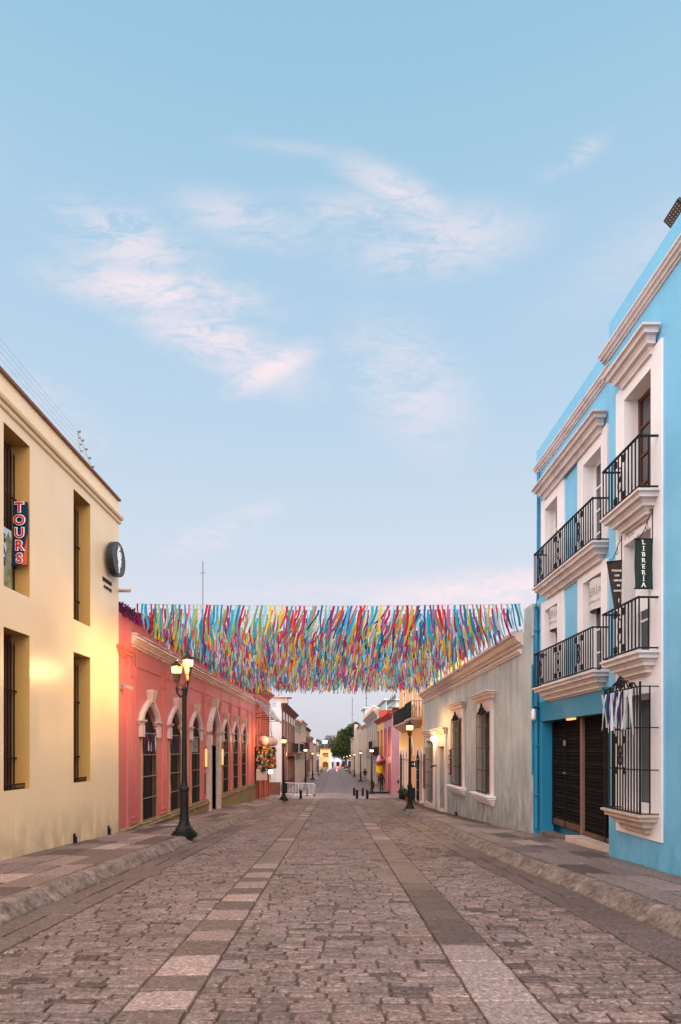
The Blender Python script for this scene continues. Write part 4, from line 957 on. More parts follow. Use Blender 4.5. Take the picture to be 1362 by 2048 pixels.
for o in gw:
    a, b = o['u0'], o['u1']; mb = MB(RG)
    for x0, x1 in ((a - .22, a), (b, b + .22)): mb.box(x0, x1, 0, .07, .04, 3.02)
    mb.box(a, b, 0, .069, 2.70, 3.02); mb.build('window_surround', m_trim, G)
    moulding(RG, a - .24, b + .24, .0, 3.30, HOOD, 'window_hood', m_trim, G, 1.15, 1.1)
    moulding(RG, a - .22, b + .22, .0, .10, SLAB, 'window_sill', m_white, G, .95, 1.0)
    f = shutters(RG, o, -.15, m_oldwood, G, 'window', 2, (.35, .7)); backing(RG, o, 0, m_dark, f, 'window_pane')
    g = MB(RG); w = .16
    for k in range(9):
        u = a + .02 + (b - a - .04) * k / 8; g.box(u - .009, u + .009, w - .009, w + .009, .12, 2.62)
    for z in (.16, .85, 1.55, 2.25, 2.60): g.box(a, b, w - .014, w + .002, z, z + .02); g.box(a - .01, a + .01, .03, w, z, z + .015); g.box(b - .01, b + .01, .03, w, z, z + .015)
    cresting(g, a + .1, b - .1, w, 2.62, .38); g.build('window_grille', m_iron, G)
for o, nm_ in ((gd[0], 'door'), (gd[1], 'gate')):
    a, b = o['u0'], o['u1']; mb = MB(RG)
    for x0, x1 in ((a - .30, a), (b, b + .30)): mb.box(x0, x1, 0, .08, -1.8, 2.10)
    mb.box(a, b, 0, .079, o['z1'], 2.10); mb.build('door_surround', m_trim, G)
    f = shutters(RG, dict(o, z0=-1.15), -.22, m_oldwood, G, nm_, 2 if nm_ == 'door' else 3, (.3, .55, .8)); backing(RG, o, 0, m_dark, f, 'recess')
    mb = MB(RG); mb.box(a - .05, b + .05, -.25, .18, -2, -1.15); mb.build('doorstep', m_stone, G, bevel=.02)
moulding(RG, 26.2, 32.1, .0, 2.48, HOOD, 'door_hood', m_trim, G, 1.4, 1.0)
g = MB(RG)
for k in range(6): u = 29.6 + .38 * k; g.box(u - .01, u + .01, .1, .12, -1.1, 1.6)
for z in (-.3, .4, 1.0, 1.6): g.box(29.5, 31.6, .10, .12, z, z + .025)
g.build('gate_bars', m_iron, G)
for i, u in enumerate((24.95, 25.42)):
    t = empty('panel_column', RG(u, .03, .4), 'column of three small dark panels on the grey wall, ' + ('nearer the window' if i == 0 else 'nearer the door'), 'panel', 'dark panels beside the grey house door')
    for k in range(3):
        mb = MB(RG); z = .52 + k * .36 - .04 * i; mb.box(u - .17, u + .17, 0, .05, z, z + .31); p = mb.build('panel', m_dark if i == 0 else m_wood, t, bevel=.006)
        if i: mb = MB(RG); mb.box(u - .08, u + .08, .05, .053, z + .08, z + .25); mb.build('panel_picture', m_trim, p)
mb = MB(RG); mb.box(32.2, 32.7, .01, .09, -.55, 1.30); tag(mb.build('tall_plaque', m_wood, bevel=.03), 'tall brown wooden plaque at the far corner of the grey house', 'plaque')
t = empty('wall_light', RG(29.0, .1, 2.1), 'bright warm bulb fixed under the door hood of the grey house', 'wall light'); c = RG(29.0, .16, 2.0)
mb = MB(); mb.lathe(c.x, c.y, [(.03, 1.93), (.07, 1.97), (.08, 2.04), (.05, 2.11)], 10); mb.build('bulb', m_bulb, t); mb = MB(RG); mb.tube([(29.0, .0, 2.14), (29.0, .16, 2.16), (29, .16, 2.11)], .02, 5); mb.build('bulb_holder', m_iron, t)
cctv(RG, 28.6, .75, 'tiny dark bracket lamp between the two doors of the grey house', w=.0, mcol=m_iron)
mb = MB(RG); mb.tube([(23.9, 0, -1.05), (23.9, .16, -1.06), (23.9, .2, -1.14), (23.9, .2, -1.35)], .03, 6); mb.rings([[(23.8, .02, -1.04), (24.0, .02, -1.04), (24.0, .12, -1.0), (23.8, .12, -1.0)], [(23.86, .05, -.92), (23.95, .05, -.92), (23.95, .1, -.92), (23.86, .1, -.92)]]); tag(mb.build('drain_spout', m_greeniron), 'small dark bent drain spout at the foot of the grey wall', 'spout')

# ------------------------------------------------------------------ RIGHT: orange house with black balconies
OH = empty('orange_house', RG(39, 0, -1.8), 'orange plaster house with black iron balconies and pointed white-edged windows', 'building')
aw = [(33.7, 1), (35.2, 1), (40.7, 1), (42.2, 1), (43.8, 1)]
oo = [op(u - .42, u + .42, -1.35, .95, .3, .55) for u, _ in aw] + [op(37.8 - .62, 37.8 + .62, -2.6, 1.2, .35, .85)]
up = [op(u - .5, u + .5, 3.35, 5.4, .35) for u in (34.6, 38.2, 41.8)]
facade(RG, 32.92, 45.3, -3.5, 6.9, oo + up, 0, 0, thick=.5).build('wall', m_orange, OH)
for i, (u, _) in enumerate(aw):
    arch_frame(RG, u, .42, .58, .95, .55, .72, .10, .05, OH, m_white, m_white, key=False)
    mb = MB(RG)
    for s in (-1, 1): a, b = sorted((u + s * .42, u + s * .56)); mb.box(a, b, 0, .05, -1.35, .85)
    mb.build('window_jamb', m_white, OH)
    f = glazed(RG, oo[i], -.2, m_oldwood, OH, 2, 3); backing(RG, oo[i], 0, m_dark, f, 'room')
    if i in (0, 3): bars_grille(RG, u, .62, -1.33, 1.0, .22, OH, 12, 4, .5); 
    moulding(RG, u - .45, u + .45, 0, -1.34, SLAB, 'window_sill', m_trim, OH, .7, .8)
arch_frame(RG, 37.8, .62, .82, 1.2, .85, 1.05, .1, .06, OH, m_white, m_white, key=False)
mb = MB(RG)
for s in (-1, 1): a, b = sorted((37.8 + s * .62, 37.8 + s * .80)); mb.box(a, b, 0, .06, -2.2, 1.1)
mb.build('door_jamb', m_trim, OH); f = shutters(RG, op(37.2, 38.4, -1.75, 1.3), -.3, m_door, OH, 'door', 2, (.3, .6)); backing(RG, oo[-1], 0, m_dark, f, 'recess')
for i, o in enumerate(up):
    f = glazed(RG, o, -.25, m_door, OH, 2, 4); backing(RG, o, 0, m_dark, f, 'room'); mb = MB(RG)
    for a, b in ((o['u0'] - .2, o['u0']), (o['u1'], o['u1'] + .2)): mb.box(a, b, 0, .05, 3.35, 5.6)
    mb.box(o['u0'], o['u1'], 0, .049, 5.4, 5.6); mb.build('window_surround', m_white, OH)
moulding(RG, 33.0, 45.3, 0, 6.7, HOOD, 'cornice', m_trim, OH, 1.2, 1.0)
for (a, b, z) in ((34.1, 36.0, 3.28), (37.1, 43.2, 3.20)):
    mb = MB(RG); mb.profile(a, b, 0, [(-.05, z - .5), (.1, z - .45), (.2, z - .36), (.3, z - .3), (.45, z - .2), (.5, z - .12), (.62, z - .1), (.64, z)]); s = mb.build('balcony_slab', m_stone, OH)
    railing(RG, a - .6, b + .6, .6, z + .02, z + .92, s, [(a + .2 + k * .75, 1.0) for k in range(int((b - a) / .75) + 1)], step=.10)
    s2 = MB(RG)
    for u_ in (a - .6,):
        for k in range(3): scroll(s2, u_, .15 + .2 * k, z + .5, .09, .012)
    for k in range(int((b - a + 1.2) / .2)): scroll(s2, a - .55 + .2 * k, .6, z + .45, .085, .010)
    tag(s2.build('railing_scrollwork', m_iron, s), kind='stuff')
# pots of plants in front of the orange house
for i, (u, w, s) in enumerate(((36.4, .35, 1.0), (37.0 - .9, .45, .85), (39.6, .35, 1.0), (40.3, .4, .8))):
    c = RG(u, w, 0); z = side_z(u, c.x); t = empty('potted_plant', (c.x, c.y, z), ['leafy plant in a dark red pot, nearest of the pots by the orange house', 'low plant in a dark red pot left of the orange house street window', 'bushy green plant in a black pot before the orange house', 'small plant in a black pot, farthest by the orange house'][i], 'potted plant', 'pots before the orange house')
    mb = MB(); mb.lathe(c.x, c.y, [(.16 * s, z), (.22 * s, z + .30 * s), (.25 * s, z + .34 * s), (.22 * s, z + .36 * s)], 12); mb.build('pot', m_terr if i < 2 else m_greeniron, t)
    lf = MB()
    for k in range(220):
        d = Vector((random.gauss(0, 1), random.gauss(0, 1), random.gauss(0, 1))).normalized() * random.uniform(.1, .34) * s; p = Vector((c.x, c.y, z + .55 * s)) + d; e = .05
        lf.q([(p.x - e, p.y, p.z), (p.x, p.y - e, p.z + e * random.uniform(-1, 1)), (p.x + e, p.y, p.z + e), (p.x, p.y + e, p.z + e * .3)])
    lf.build('foliage', m_leaf, t, fixn=False)
# ------------------------------------------------------------------ street lamps
m_halo = M('lamp_halo_lit', (1, .6, .2), .4, emit=(1.0, .36, .06), es=2.2)  # orange halo of the lamp painted as glowing bands at the glass edges
m_warmcup = M('lantern_bloom_tint', (.085, .04, .018), .45, spec=.5)  # cup tinted warm brown, the lamp's bloom put into its colour
m_pane = bpy.data.materials.new('lantern_pane'); m_pane.use_nodes = True
_t = m_pane.node_tree; _t.nodes.clear(); _o = _t.nodes.new('ShaderNodeOutputMaterial'); _m = _t.nodes.new('ShaderNodeMixShader'); _e = _t.nodes.new('ShaderNodeEmission'); _r = _t.nodes.new('ShaderNodeBsdfTransparent')
_e.inputs[0].default_value = (1, .56, .22, 1); _e.inputs[1].default_value = 4.2; _r.inputs[0].default_value = (1, .93, .8, 1); _m.inputs[0].default_value = .5
_t.links.new(_r.outputs[0], _m.inputs[1]); _t.links.new(_e.outputs[0], _m.inputs[2]); _t.links.new(_m.outputs[0], _o.inputs[0])
def bulb(x, y, z, parent, w, r=.05):
    d = bpy.data.lights.new('bulb', 'POINT'); d.energy = w; d.color = (1.0, .58, .24); d.shadow_soft_size = r
    o = bpy.data.objects.new('bulb', d); COL.objects.link(o); o.parent = parent; o.location = Vector((x, y, z)) - rootloc(parent)
def lantern(x, y, z, parent, glow, s=1.0):
    if glow is m_glow: bulb(x, y, z + .11 * s, parent, 400 if s < 1 else 620, .045 * s); glow = m_pane
    mb = MB(); mb.lathe(x, y, [(.035 * s, z - .40 * s), (.05 * s, z - .36 * s), (.05 * s, z - .25 * s), (.09 * s, z - .20 * s), (.125 * s, z - .02 * s), (.135 * s, z)], 6); mb.build('lantern_cup', m_warmcup, parent)
    mb = MB(); mb.lathe(x, y, [(.03 * s, z - .40 * s), (.05 * s, z - .43 * s), (.015 * s, z - .46 * s), (.03 * s, z - .49 * s), (.004, z - .56 * s)], 8); mb.build('lantern_finial', m_greeniron, parent)
    mb = MB(); mb.lathe(x, y, [(.112 * s, z + .03 * s), (.150 * s, z + .185 * s)], 6); g = mb.build('lantern_glass', glow, parent); mb = MB(); mb.lathe(x, y, [(.108 * s, z + .002), (.113 * s, z + .03 * s)], 6); mb.lathe(x, y, [(.150 * s, z + .185 * s), (.157 * s, z + .212 * s)], 6); mb.build('halo_rim', m_halo, g)
    mb = MB()
    for k in range(6):
        a = math.pi / 3 * k; mb.tube([(x + .118 * s * math.cos(a), y + .118 * s * math.sin(a), z), (x + .168 * s * math.cos(a), y + .168 * s * math.sin(a), z + .22 * s)], .008 * s, 4)
    mb.build('glass_bars', m_greeniron, g)
    mb = MB(); mb.lathe(x, y, [(.185 * s, z + .215 * s), (.19 * s, z + .235 * s), (.15 * s, z + .28 * s), (.08 * s, z + .32 * s), (.06 * s, z + .37 * s), (.02 * s, z + .38 * s), (.025 * s, z + .41 * s), (.003, z + .45 * s)], 10); mb.build('lantern_roof', m_greeniron, parent)
def street_lamp(loc, H, arms, label, glow=None, box=False, small=False, ls=1.0):
    """H = height of the lantern glass foot over the pavement; arms = [(dx, dy, dz)]"""
    x, y, z = loc; t = empty('street_lamp', (x, y, z), label, 'street lamp', 'street lamps along both kerbs'); n = 8 if small else 14; glow = glow or m_glow
    mb = MB(); mb.lathe(x, y, [(.30, z - .05), (.30, z + .05), (.26, z + .06), (.26, z + .10), (.21, z + .12), (.20, z + .17), (.15, z + .22), (.115, z + .34)], 8, rot=math.pi / 8); mb.build('base', m_greeniron, t)
    mb = MB(); top = z + H - (.5 if len(arms) > 1 else .38)
    mb.lathe(x, y, [(.115, z + .33), (.10, z + .50), (.098, z + 1.02), (.115, z + 1.04), (.115, z + 1.10), (.085, z + 1.14), (.065, z + 1.26), (.055, top - .8), (.05, top), (.065, top + .02), (.03, top + .08)], n); mb.build('pole', m_greeniron, t)
    for (ax, ay, az) in arms:
        zz = z + H + az
        if abs(ax) + abs(ay) > .01:
            mb = MB(); mb.tube([(x, y, top - .10), (x + ax * .5, y + ay * .5, top - .14 + az * .2), (x + ax * .95, y + ay * .95, zz - .44), (x + ax, y + ay, zz - .38)], .022, 6)
            mb.tube([(x + ax * .15, y + ay * .15, top + .03), (x + ax * .4, y + ay * .4, zz - .36), (x + ax * .7, y + ay * .7, zz - .34), (x + ax * .8, y + ay * .8, zz - .40)], .012, 5); mb.build('arm', m_greeniron, t)
        lantern(x + ax, y + ay, zz, t, glow, ls)
    if box: mb = MB(); mb.box(x - .02, x + .22, y - .12, y + .12, z + .42, z + 1.0); mb.build('junction_box', m_iron, t, bevel=.01)
    return t
lamps = [(-3.51, 14.3, 3.90, [(-.14, -.14, -.14), (.05, .16, .06)], 'black double street lamp with two lit lanterns, nearest the cream house'),
         (-3.03, 36.8, 3.42, [(0, 0, 0)], 'lit street lamp on the left kerb before the crossing, by the rose house'),
         (-2.62, 56.0, 3.5, [(0, 0, 0)], 'first lit street lamp beyond the crossing on the left, behind the white barriers'),
         (-2.95, 84, 3.5, [(0, 0, 0)], 'second lit street lamp beyond the crossing on the left'),
         (-2.95, 112, 3.5, [(0, 0, 0)], 'third small lit street lamp beyond the crossing on the left'),
         (-2.95, 140, 3.5, [(0, 0, 0)], 'fourth tiny lit street lamp beyond the crossing on the left'),
         (-3.1, 168, 3.5, [(0, 0, 0)], 'farthest tiny lit street lamp on the left'),
         (3.28, 26.4, 3.48, [(0, 0, 0), (-.12, -.02, -.9)], 'lit street lamp with an arrow sign before the orange house on the right'),
         (3.22, 52.0, 3.55, [(0, 0, 0)], 'lit street lamp right of the four bollards'),
         (3.36, 77, 3.5, [(0, 0, 0)], 'second lit street lamp beyond the crossing on the right'),
         (3.34, 100, 3.5, [(0, 0, 0)], 'third lit street lamp beyond the crossing on the right'),
         (3.3, 126, 3.5, [(0, 0, 0)], 'fourth small lit street lamp beyond the crossing on the right'),
         (3.3, 155, 3.5, [(0, 0, 0)], 'fifth tiny lit street lamp beyond the crossing on the right'),
         (3.1, 190, 3.5, [(0, 0, 0)], 'farthest tiny lit street lamp on the right')]
for i, (x, y, H, arms, lab) in enumerate(lamps):
    arms = [a for a in arms if a[2] > -.5]
    z = side_z(y, x) if not 43 < y < 52.6 else road_z(y) + .0
    if i == 7: z = -1.13
    street_lamp((x, y, z), H, arms, lab, None if y < 60 else m_glowfar, box=i in (1, 7, 8), small=y > 50, ls=.8 if i == 0 else 1.0)
# arrow sign on the lamp before the orange house
t = empty('arrow_sign', (3.45, 26.4, .9), 'small black one-way sign with a white arrow on the lamp post before the orange house', 'sign')
mb = MB(); mb.box(3.30, 3.55, 26.36, 26.38, .76, 1.02); mb.build('sign_plate', m_iron, t)
mb = MB(); mb.box(3.36, 3.47, 26.350, 26.358, .875, .905); mb.box(3.47, 3.50, 26.350, 26.358, .80, .98); mb.build('arrow', m_ink, t)

# ------------------------------------------------------------------ ribbons over the street
RCOL = [(.01, .24, .38), (.02, .40, .58), (.72, .48, .02), (.50, .015, .04), (.18, .34, .09), (.55, .12, .30), (.22, .07, .26), (.66, .09, .03), (.25, .52, .64), (.01, .10, .25), (.30, .42, .20), (.42, .015, .10), (.01, .30, .46), (.50, .60, .68), (.60, .40, .03)]
RM = [M('party_ribbon_%d' % i, tuple(v * .98 for v in c), .6, trans=.42) for i, c in enumerate(RCOL)]
def ribbon_geo(mb, x, y, z, ln, wd, lean, lean_y, twist, mi, seg=4, ph=0.0):
    pr = None
    for j in range(seg + 1):
        t = j / seg; a = twist * t + .25 * math.sin(3 * t + ph); px = x + lean * t ** 1.3 + .02 * math.sin(5 * t + ph); py = y + lean_y * t + .02 * math.cos(4 * t + ph)
        zz = z - ln * t * math.sqrt(max(.3, 1 - (lean / ln) ** 2)); q = [(px - wd * math.cos(a), py - wd * math.sin(a), zz), (px + wd * math.cos(a), py + wd * math.sin(a), zz)]
        if pr: mb.q([pr[0], pr[1], q[1], q[0]], mi)
        pr = q
y = 15.05; row = 0
while y < 31.5:
    xl = LW(y, .42, 0).x; xr = RG(y, .30, 0).x if row else 4.62; zr = 5.10 + random.uniform(-.015, .015); n = int((xr - xl) / .105)
    near = row < 9
    lab = 'rope of multicoloured ribbons strung across the street between the pink and grey houses' if row else 'front rope of multicoloured ribbons across the street, nearest the cream house corner'
    rope = MB(); rope.tube([(xl + (xr - xl) * k / 12, y, zr - .05 * math.sin(math.pi * k / 12)) for k in range(13)], .0035, 3)
    if near: g = empty('ribbon_garland', (0, y, zr), lab, 'garland', 'ribbon garlands over the street'); rope.build('rope', m_galv, g)
    else: allr = MB()
    for k in range(n):
        x = xl + (xr - xl) * (k + .5 + random.uniform(-.25, .25)) / n; f = (x - xl) / (xr - xl); z = zr - .05 * math.sin(math.pi * f)
        if random.random() < .05: continue
        ln = random.uniform(.52, .74); gust = noise.noise(Vector((x * .5, y * .35, 2))) * .22
        base_ = -.02 - .20 * max(0, min(1, (x + 2.8) / 2.5)) if x < 2.3 else .10
        if row > 5: base_ *= .5
        lean = base_ * random.uniform(.2, 1.5) + gust * .6 + random.uniform(-.05, .05); lean = max(-.4, min(.4, lean))
        mi = random.randrange(15); wd = random.uniform(.017, .034)
        mb = MB() if near else allr
        ribbon_geo(mb, x, y + random.uniform(-.05, .05), z, ln, wd, lean, random.uniform(-.1, .15), random.uniform(-1.5, 1.5), 0 if near else mi, 5 if row < 4 else 3, random.uniform(0, 6))
        if near: mb.build('ribbon', RM[mi], g, fixn=False)
    if not near:
        off = len(allr.v); allr.v += rope.v; allr.f += [[off + i for i in f] for f in rope.f]; allr.m += [15] * len(rope.f)
        tag(allr.build('ribbon_garland', RM + [m_galv], fixn=False), lab, 'garland', 'ribbon garlands over the street')
    y += .46; row += 1

# ------------------------------------------------------------------ crossing: bollards, barriers
def bollard(x, y, lab):
    z = road_z(y) - .01; t = empty('bollard', (x, y, z), lab, 'bollard', 'black bollards at the crossing')
    mb = MB(); mb.lathe(x, y, [(.095, z), (.095, z + .56), (.088, z + .575)], 12); mb.build('post', m_iron, t, smooth=False)
    mb = MB(); mb.lathe(x, y, [(.097, z + .575), (.10, z + .60), (.09, z + .625), (.03, z + .64)], 12); mb.build('cap', m_iron, t)
px = lambda p, y: (p - 668) * y / 1220
for p, y, lab in ((601.5, 43.2, 'black bollard in front of the white barriers'), (614.2, 48.3, 'black bollard just behind the second white barrier end'), (708.2, 48.6, 'black bollard at the rear, nearest the middle of the road'),
                  (714, 43.3, 'black bollard at the front, nearer the middle of the road'), (725.5, 48.4, 'black bollard at the rear, nearer the right kerb'), (734.5, 42.9, 'black bollard at the front, nearest the right kerb')):
    bollard(px(p, y), y, lab)
def barrier(x0, y0, x1, y1, lab, grp='white crowd barriers at the crossing'):
    z = min(road_z(y0), road_z(y1)); t = empty('crowd_barrier', ((x0 + x1) / 2, (y0 + y1) / 2, z), lab, 'barrier', grp)
    a, b = Vector((x0, y0, z)), Vector((x1, y1, z)); up = Vector((0, 0, 1)); d = (b - a).normalized(); c = .1
    mb = MB(); mb.tube([a + up * .12, a + up * (1.02 - c), a + up * 1.02 + d * c, b + up * 1.02 - d * c, b + up * (1.02 - c), b + up * .12], .022, 6, closed=True); mb.build('frame', m_barrier, t)
    mb = MB(); n = 12
    for k in range(1, n): p = a.lerp(b, k / n); mb.tube([p + up * .13, p + up * 1.01], .012, 4)
    mb.build('bars', m_barrier, t)
    for p in (a.lerp(b, .1), a.lerp(b, .9)):
        s = Vector((d.y, -d.x, 0)) * .28; mb = MB(); mb.tube([p + s, p + s * .8 + up * .03, p + up * .12, p - s * .8 + up * .03, p - s], .02, 5); mb.build('foot', m_barrier, t)
barrier(px(561.5, 50), 50.0, px(597, 48.8), 48.8, 'white crowd barrier against the white house corner')
barrier(px(597.5, 48.6), 48.6, px(630, 47.5), 47.5, 'white crowd barrier nearer the middle of the street')
barrier(px(617, 93), 93, px(636, 93), 92.5, 'distant white crowd barrier beyond the crossing, by the left lamps')
mb = MB(); z = road_z(47.4); mb.box(px(628, 47.4) - .1, px(628, 47.4) + .12, 47.2, 47.5, z, z + .16); mb.box(px(628, 47.4) - .06, px(628, 47.4) + .08, 47.22, 47.48, z + .16, z + .2); tag(mb.build('red_block', m_terr, bevel=.01), 'small reddish brown block at the foot of the barrier end', 'block')

# ------------------------------------------------------------------ far buildings
def far_house(P, u0, u1, h, mwall, mtrim, label, n, floors, g0, up_h=(1.6, 3.2), dn_h=None, side_op=None, balc=(), name='town_house', depth=9, cornice=True, wwid=.5, mwin=None, win_label=None, trims=True, cr=1.0):
    """g0: ground height at the house"""
    gz = road_z((u0 + u1) / 2); t = empty(name, P((u0 + u1) / 2, 0, gz), label, 'building')
    ops = []; st = (u1 - u0) / n
    for k in range(n):
        u = u0 + st * (k + .5); dn = dn_h or (gz - .5, gz + 2.7); ops.append(op(u - wwid, u + wwid, dn[0], dn[1], .3))
        if floors > 1: ops.append(op(u - wwid, u + wwid, up_h[0], up_h[1], .3))
    facade(P, u0, u1, g0 - 1, h, ops, 0, 0, thick=.45, depth=depth).build('wall', mwall, t)
    for o in ops:
        f = shutters(P, o, -.22, mwin or m_oldwood, t, 'door' if o['z0'] < gz + .2 else 'window', 2); backing(P, o, 0, m_dark, f, 'pane')
        if trims:
            mb = MB(P)
            for a, b in ((o['u0'] - .2, o['u0']), (o['u1'], o['u1'] + .2)): mb.box(a, b, 0, .06, o['z0'], o['z1'] + .2)
            mb.box(o['u0'], o['u1'], 0, .059, o['z1'], o['z1'] + .2); mb.build('window_trim', mtrim, t)
    if cornice: moulding(P, u0 + .02, u1 - .02, 0, h - .12, HOOD, 'cornice', mtrim, t, 1.3 * cr, 1.2 * cr)
    for (a, b) in balc:
        mb = MB(P); mb.profile(a, b, 0, [(.1, up_h[0] - .3), (.3, up_h[0] - .12), (.5, up_h[0] - .1), (.5, up_h[0] - .02)]); s = mb.build('balcony_slab', mtrim, t); railing(P, a - .45, b + .45, .47, up_h[0], up_h[0] + .9, s, [], step=.16, r=.012)
    return t
mw1 = M('old_white_plaster', (.58, .55, .55), .7, (.45, .40, .38), 1, .8, .002, 20, .4, (.3, .24, .2)); mbr = M('dark_brown_trim', (.17, .06, .04), .7, (.10, .04, .03), 2, .7)
mgy = M('grey_green_plaster', (.26, .26, .21), .75, (.18, .17, .14), 1.5, .8, streak=.5); mtan = M('tan_plaster', (.42, .30, .19), .75, (.3, .2, .13), 1, .8, streak=.4); mrd = M('brick_red_plaster', (.36, .09, .06), .7, (.28, .08, .06), 1, .7)
mpk = M('lilac_pink_plaster', (.40, .22, .26), .65, (.34, .18, .22), .8, .7, .001, 20, .15, (.35, .16, .18)); myw = M('warm_yellow_plaster', (.66, .42, .15), .65, (.56, .35, .13), 1, .6); mcr = M('cream_stone', (.50, .42, .32), .75, (.36, .30, .23), 1.2, .8, streak=.35)
mgs = M('grey_stone_wall', (.27, .25, .25), .8, (.20, .18, .18), 1.4, .8, .004, 8, .4); mredt = M('red_trim', (.34, .05, .035), .65, (.25, .04, .03), 2, .6); mpale = M('pale_green_render', (.46, .52, .50), .6)
t = far_house(LF, 50.2, 67, 5.45, mw1, mbr, 'white corner house with brown pilasters and dark brown cornice beyond the crossing', 5, 2, -2.1, (1.25, 3.9), (-2.9, .75), balc=((56.5, 65),), name='white_corner_house', cr=1.4)
for k in range(5):
    mb = MB(LF); u = 50.45 + 3.33 * k; mb.box(u, u + .3, 0, .07, -2.6, 4.9); mb.build('pilaster', mbr, t)
mb = MB(LF); mb.box(50.16, 50.19, -9, .0, -3, -1.15); mb.box(50.19, 67, .0, .03, -3, -1.25); mb.build('plinth', mbr, t)
mb = MB(LF); mb.profile(50.25, 66.9, -8.9, [(.02, 4.72), (.25, 4.75), (.28, 4.95), (.40, 5.05), (.40, 5.15), (.02, 5.2)]); mb.build('side_cornice', mbr, t)
mb = MB(LF); mb.box(56, 66, 0, .7, .95, 1.1); mb.build('door_canopy', mbr, t)
mb = MB(); mb.tube([(-4.95, 50.15, 4.6), (-5.15, 50.15, 4.3), (-5.2, 50.15, 3.2), (-5.1, 50.15, 2.6), (-5.22, 50.15, 1.8), (-5.22, 50.15, -.9)], .02, 4); mb.build('side_cable', m_iron, t)
mb = MB(); mb.box(-6.1, -5.65, 50.1, 50.19, -.55, -.2); mb.build('meter_box', m_oldwood, t)
mb = MB(); mb.box(-5.0, -3.9, 51.0, 52.2, 5.45, 5.9); mb.box(-5.2, -3.6, 50.8, 52.4, 5.9, 5.97); mb.build('roof_box', m_stone, t)
far_house(LF, 67.1, 79, 4.95, mgy, m_stone, 'grey-green house with dark openings, left after the white corner house', 4, 2, -2.7, (1.3, 3.3), balc=((69, 77),))
far_house(LF, 79.1, 93, 5.5, mtan, m_stone, 'tan two-storey house with a brown awning on the left side', 4, 2, -2.9, (1.6, 3.6), balc=((80, 84), (87, 91)))
far_house(LF, 93.1, 108, 5.1, mgy, mbr, 'olive grey house with a jutting roof, middle of the left row', 4, 2, -3.1, (1.5, 3.4))
far_house(LF, 108.1, 124, 4.0, mrd, m_stone, 'brick red house in the middle of the left row', 4, 2, -3.3, (1.1, 2.7))
far_house(LF, 124.1, 146, 3.0, mcr, m_stone, 'low cream house far down the left row', 5, 1, -3.6)
far_house(LF, 146.1, 176, 4.2, mw1, mbr, 'pale house at the far end of the left row', 6, 2, -4.0, (.9, 2.4))
t = far_house(RP, 50.0, 58.2, 4.65, mpk, mredt, 'lilac pink corner house beyond the crossing on the right', 2, 2, -2.1, (.9, 3.3), (-2.8, .2), balc=(), name='pink_corner_house', wwid=.6, cr=1.1)
mb = MB(RP); mb.box(49.97, 50.0, -8.9, .0, 4.45, 4.9); mb.box(49.8, 50.0, -8.9, .3, 4.9, 5.0); mb.build('side_coping', mbr, t)
mb = MB(RP); mb.box(49.97, 49.995, -8.9, -.02, -3, .25); mb.build('side_dado', M('darker_pink_dado', (.42, .20, .22), .65, (.36, .17, .2), 1, .7), t)
mb = MB(RP); mb.box(49.9, 49.99, -.75, -.45, -1.2, -.98); mb.build('side_vent', m_iron, t)
mb = MB(RP); mb.box(49.92, 49.96, -.9, -.55, -.75, -.7); mb.box(49.92, 49.96, -1.1, -.85, -.62, -.58); mb.build('side_marks', m_ink, t)
far_house(RP, 58.3, 67, 4.75, myw, mredt, 'yellow house with red window trim next to the lilac corner house', 2, 2, -2.3, (.9, 3.3), balc=((59, 66),), wwid=.6, cr=1.1)
t = far_house(RP, 67.1, 90, 6.0, mgs, m_stone, 'long grey stone house with an ornate cornice on the right', 6, 2, -2.6, (1.6, 4.3), balc=((69, 75),), name='grey_stone_house', cr=1.5)
mb = MB(RP); mb.box(67.08, 67.09, -8.9, -.2, 4.5, 5.9); mb.build('red_side_wall', mredt, t)
mb = MB(RP); mb.box(70, 80, -6, -1.2, 6.0, 7.2); mb.box(69.6, 80.6, -6.3, -.9, 7.2, 7.35); mb.build('roof_room', mpale, t); mb = MB(RP)
for k in range(14): u = 67.5 + k * 1.6; mb = MB(RP); mb.rings([[(u + .25 + r * math.cos(j * 1.05), .25 + r * math.sin(j * 1.05), z) for j in range(6)] for r, z in ((.25, 5.95), (.14, 6.05), (.26, 6.25), (.22, 6.35 + .12 * (k % 3)), (.05, 6.5 + .12 * (k % 3)))]); mb.build('roof_urn', m_stone, t)
far_house(RP, 90.1, 104, 5.4, mcr, m_stone, 'cream house with tall pale windows, middle of the right row', 4, 2, -2.9, (1.5, 3.9))
t = far_house(RP, 104.1, 122, 6.0, mcr, mcr, 'cream stone house with a pale green roof gable on the right', 5, 2, -3.2, (1.5, 4.2), name='gabled_stone_house'); 
mb = MB(RP); mb.box(104.2, 112, -7, -.6, 5.7, 8.6); mb.box(103.9, 112.3, -7.2, -.2, 8.6, 8.8); mb.build('roof_gable', mpale, t)
mb = MB(RP); mb.box(121, 122.6, 0, .7, -4, 6.6); mb.build('stone_pier', m_stone, t)
far_house(RP, 123, 142, 5.6, m_stone, mcr, 'tan stone house with pillars far down the right row', 5, 2, -3.5, (1.5, 3.8))
far_house(RP, 142.1, 172, 4.6, mtan, m_stone, 'weathered tan house at the far end of the right row', 6, 2, -3.9, (1.1, 3.0))
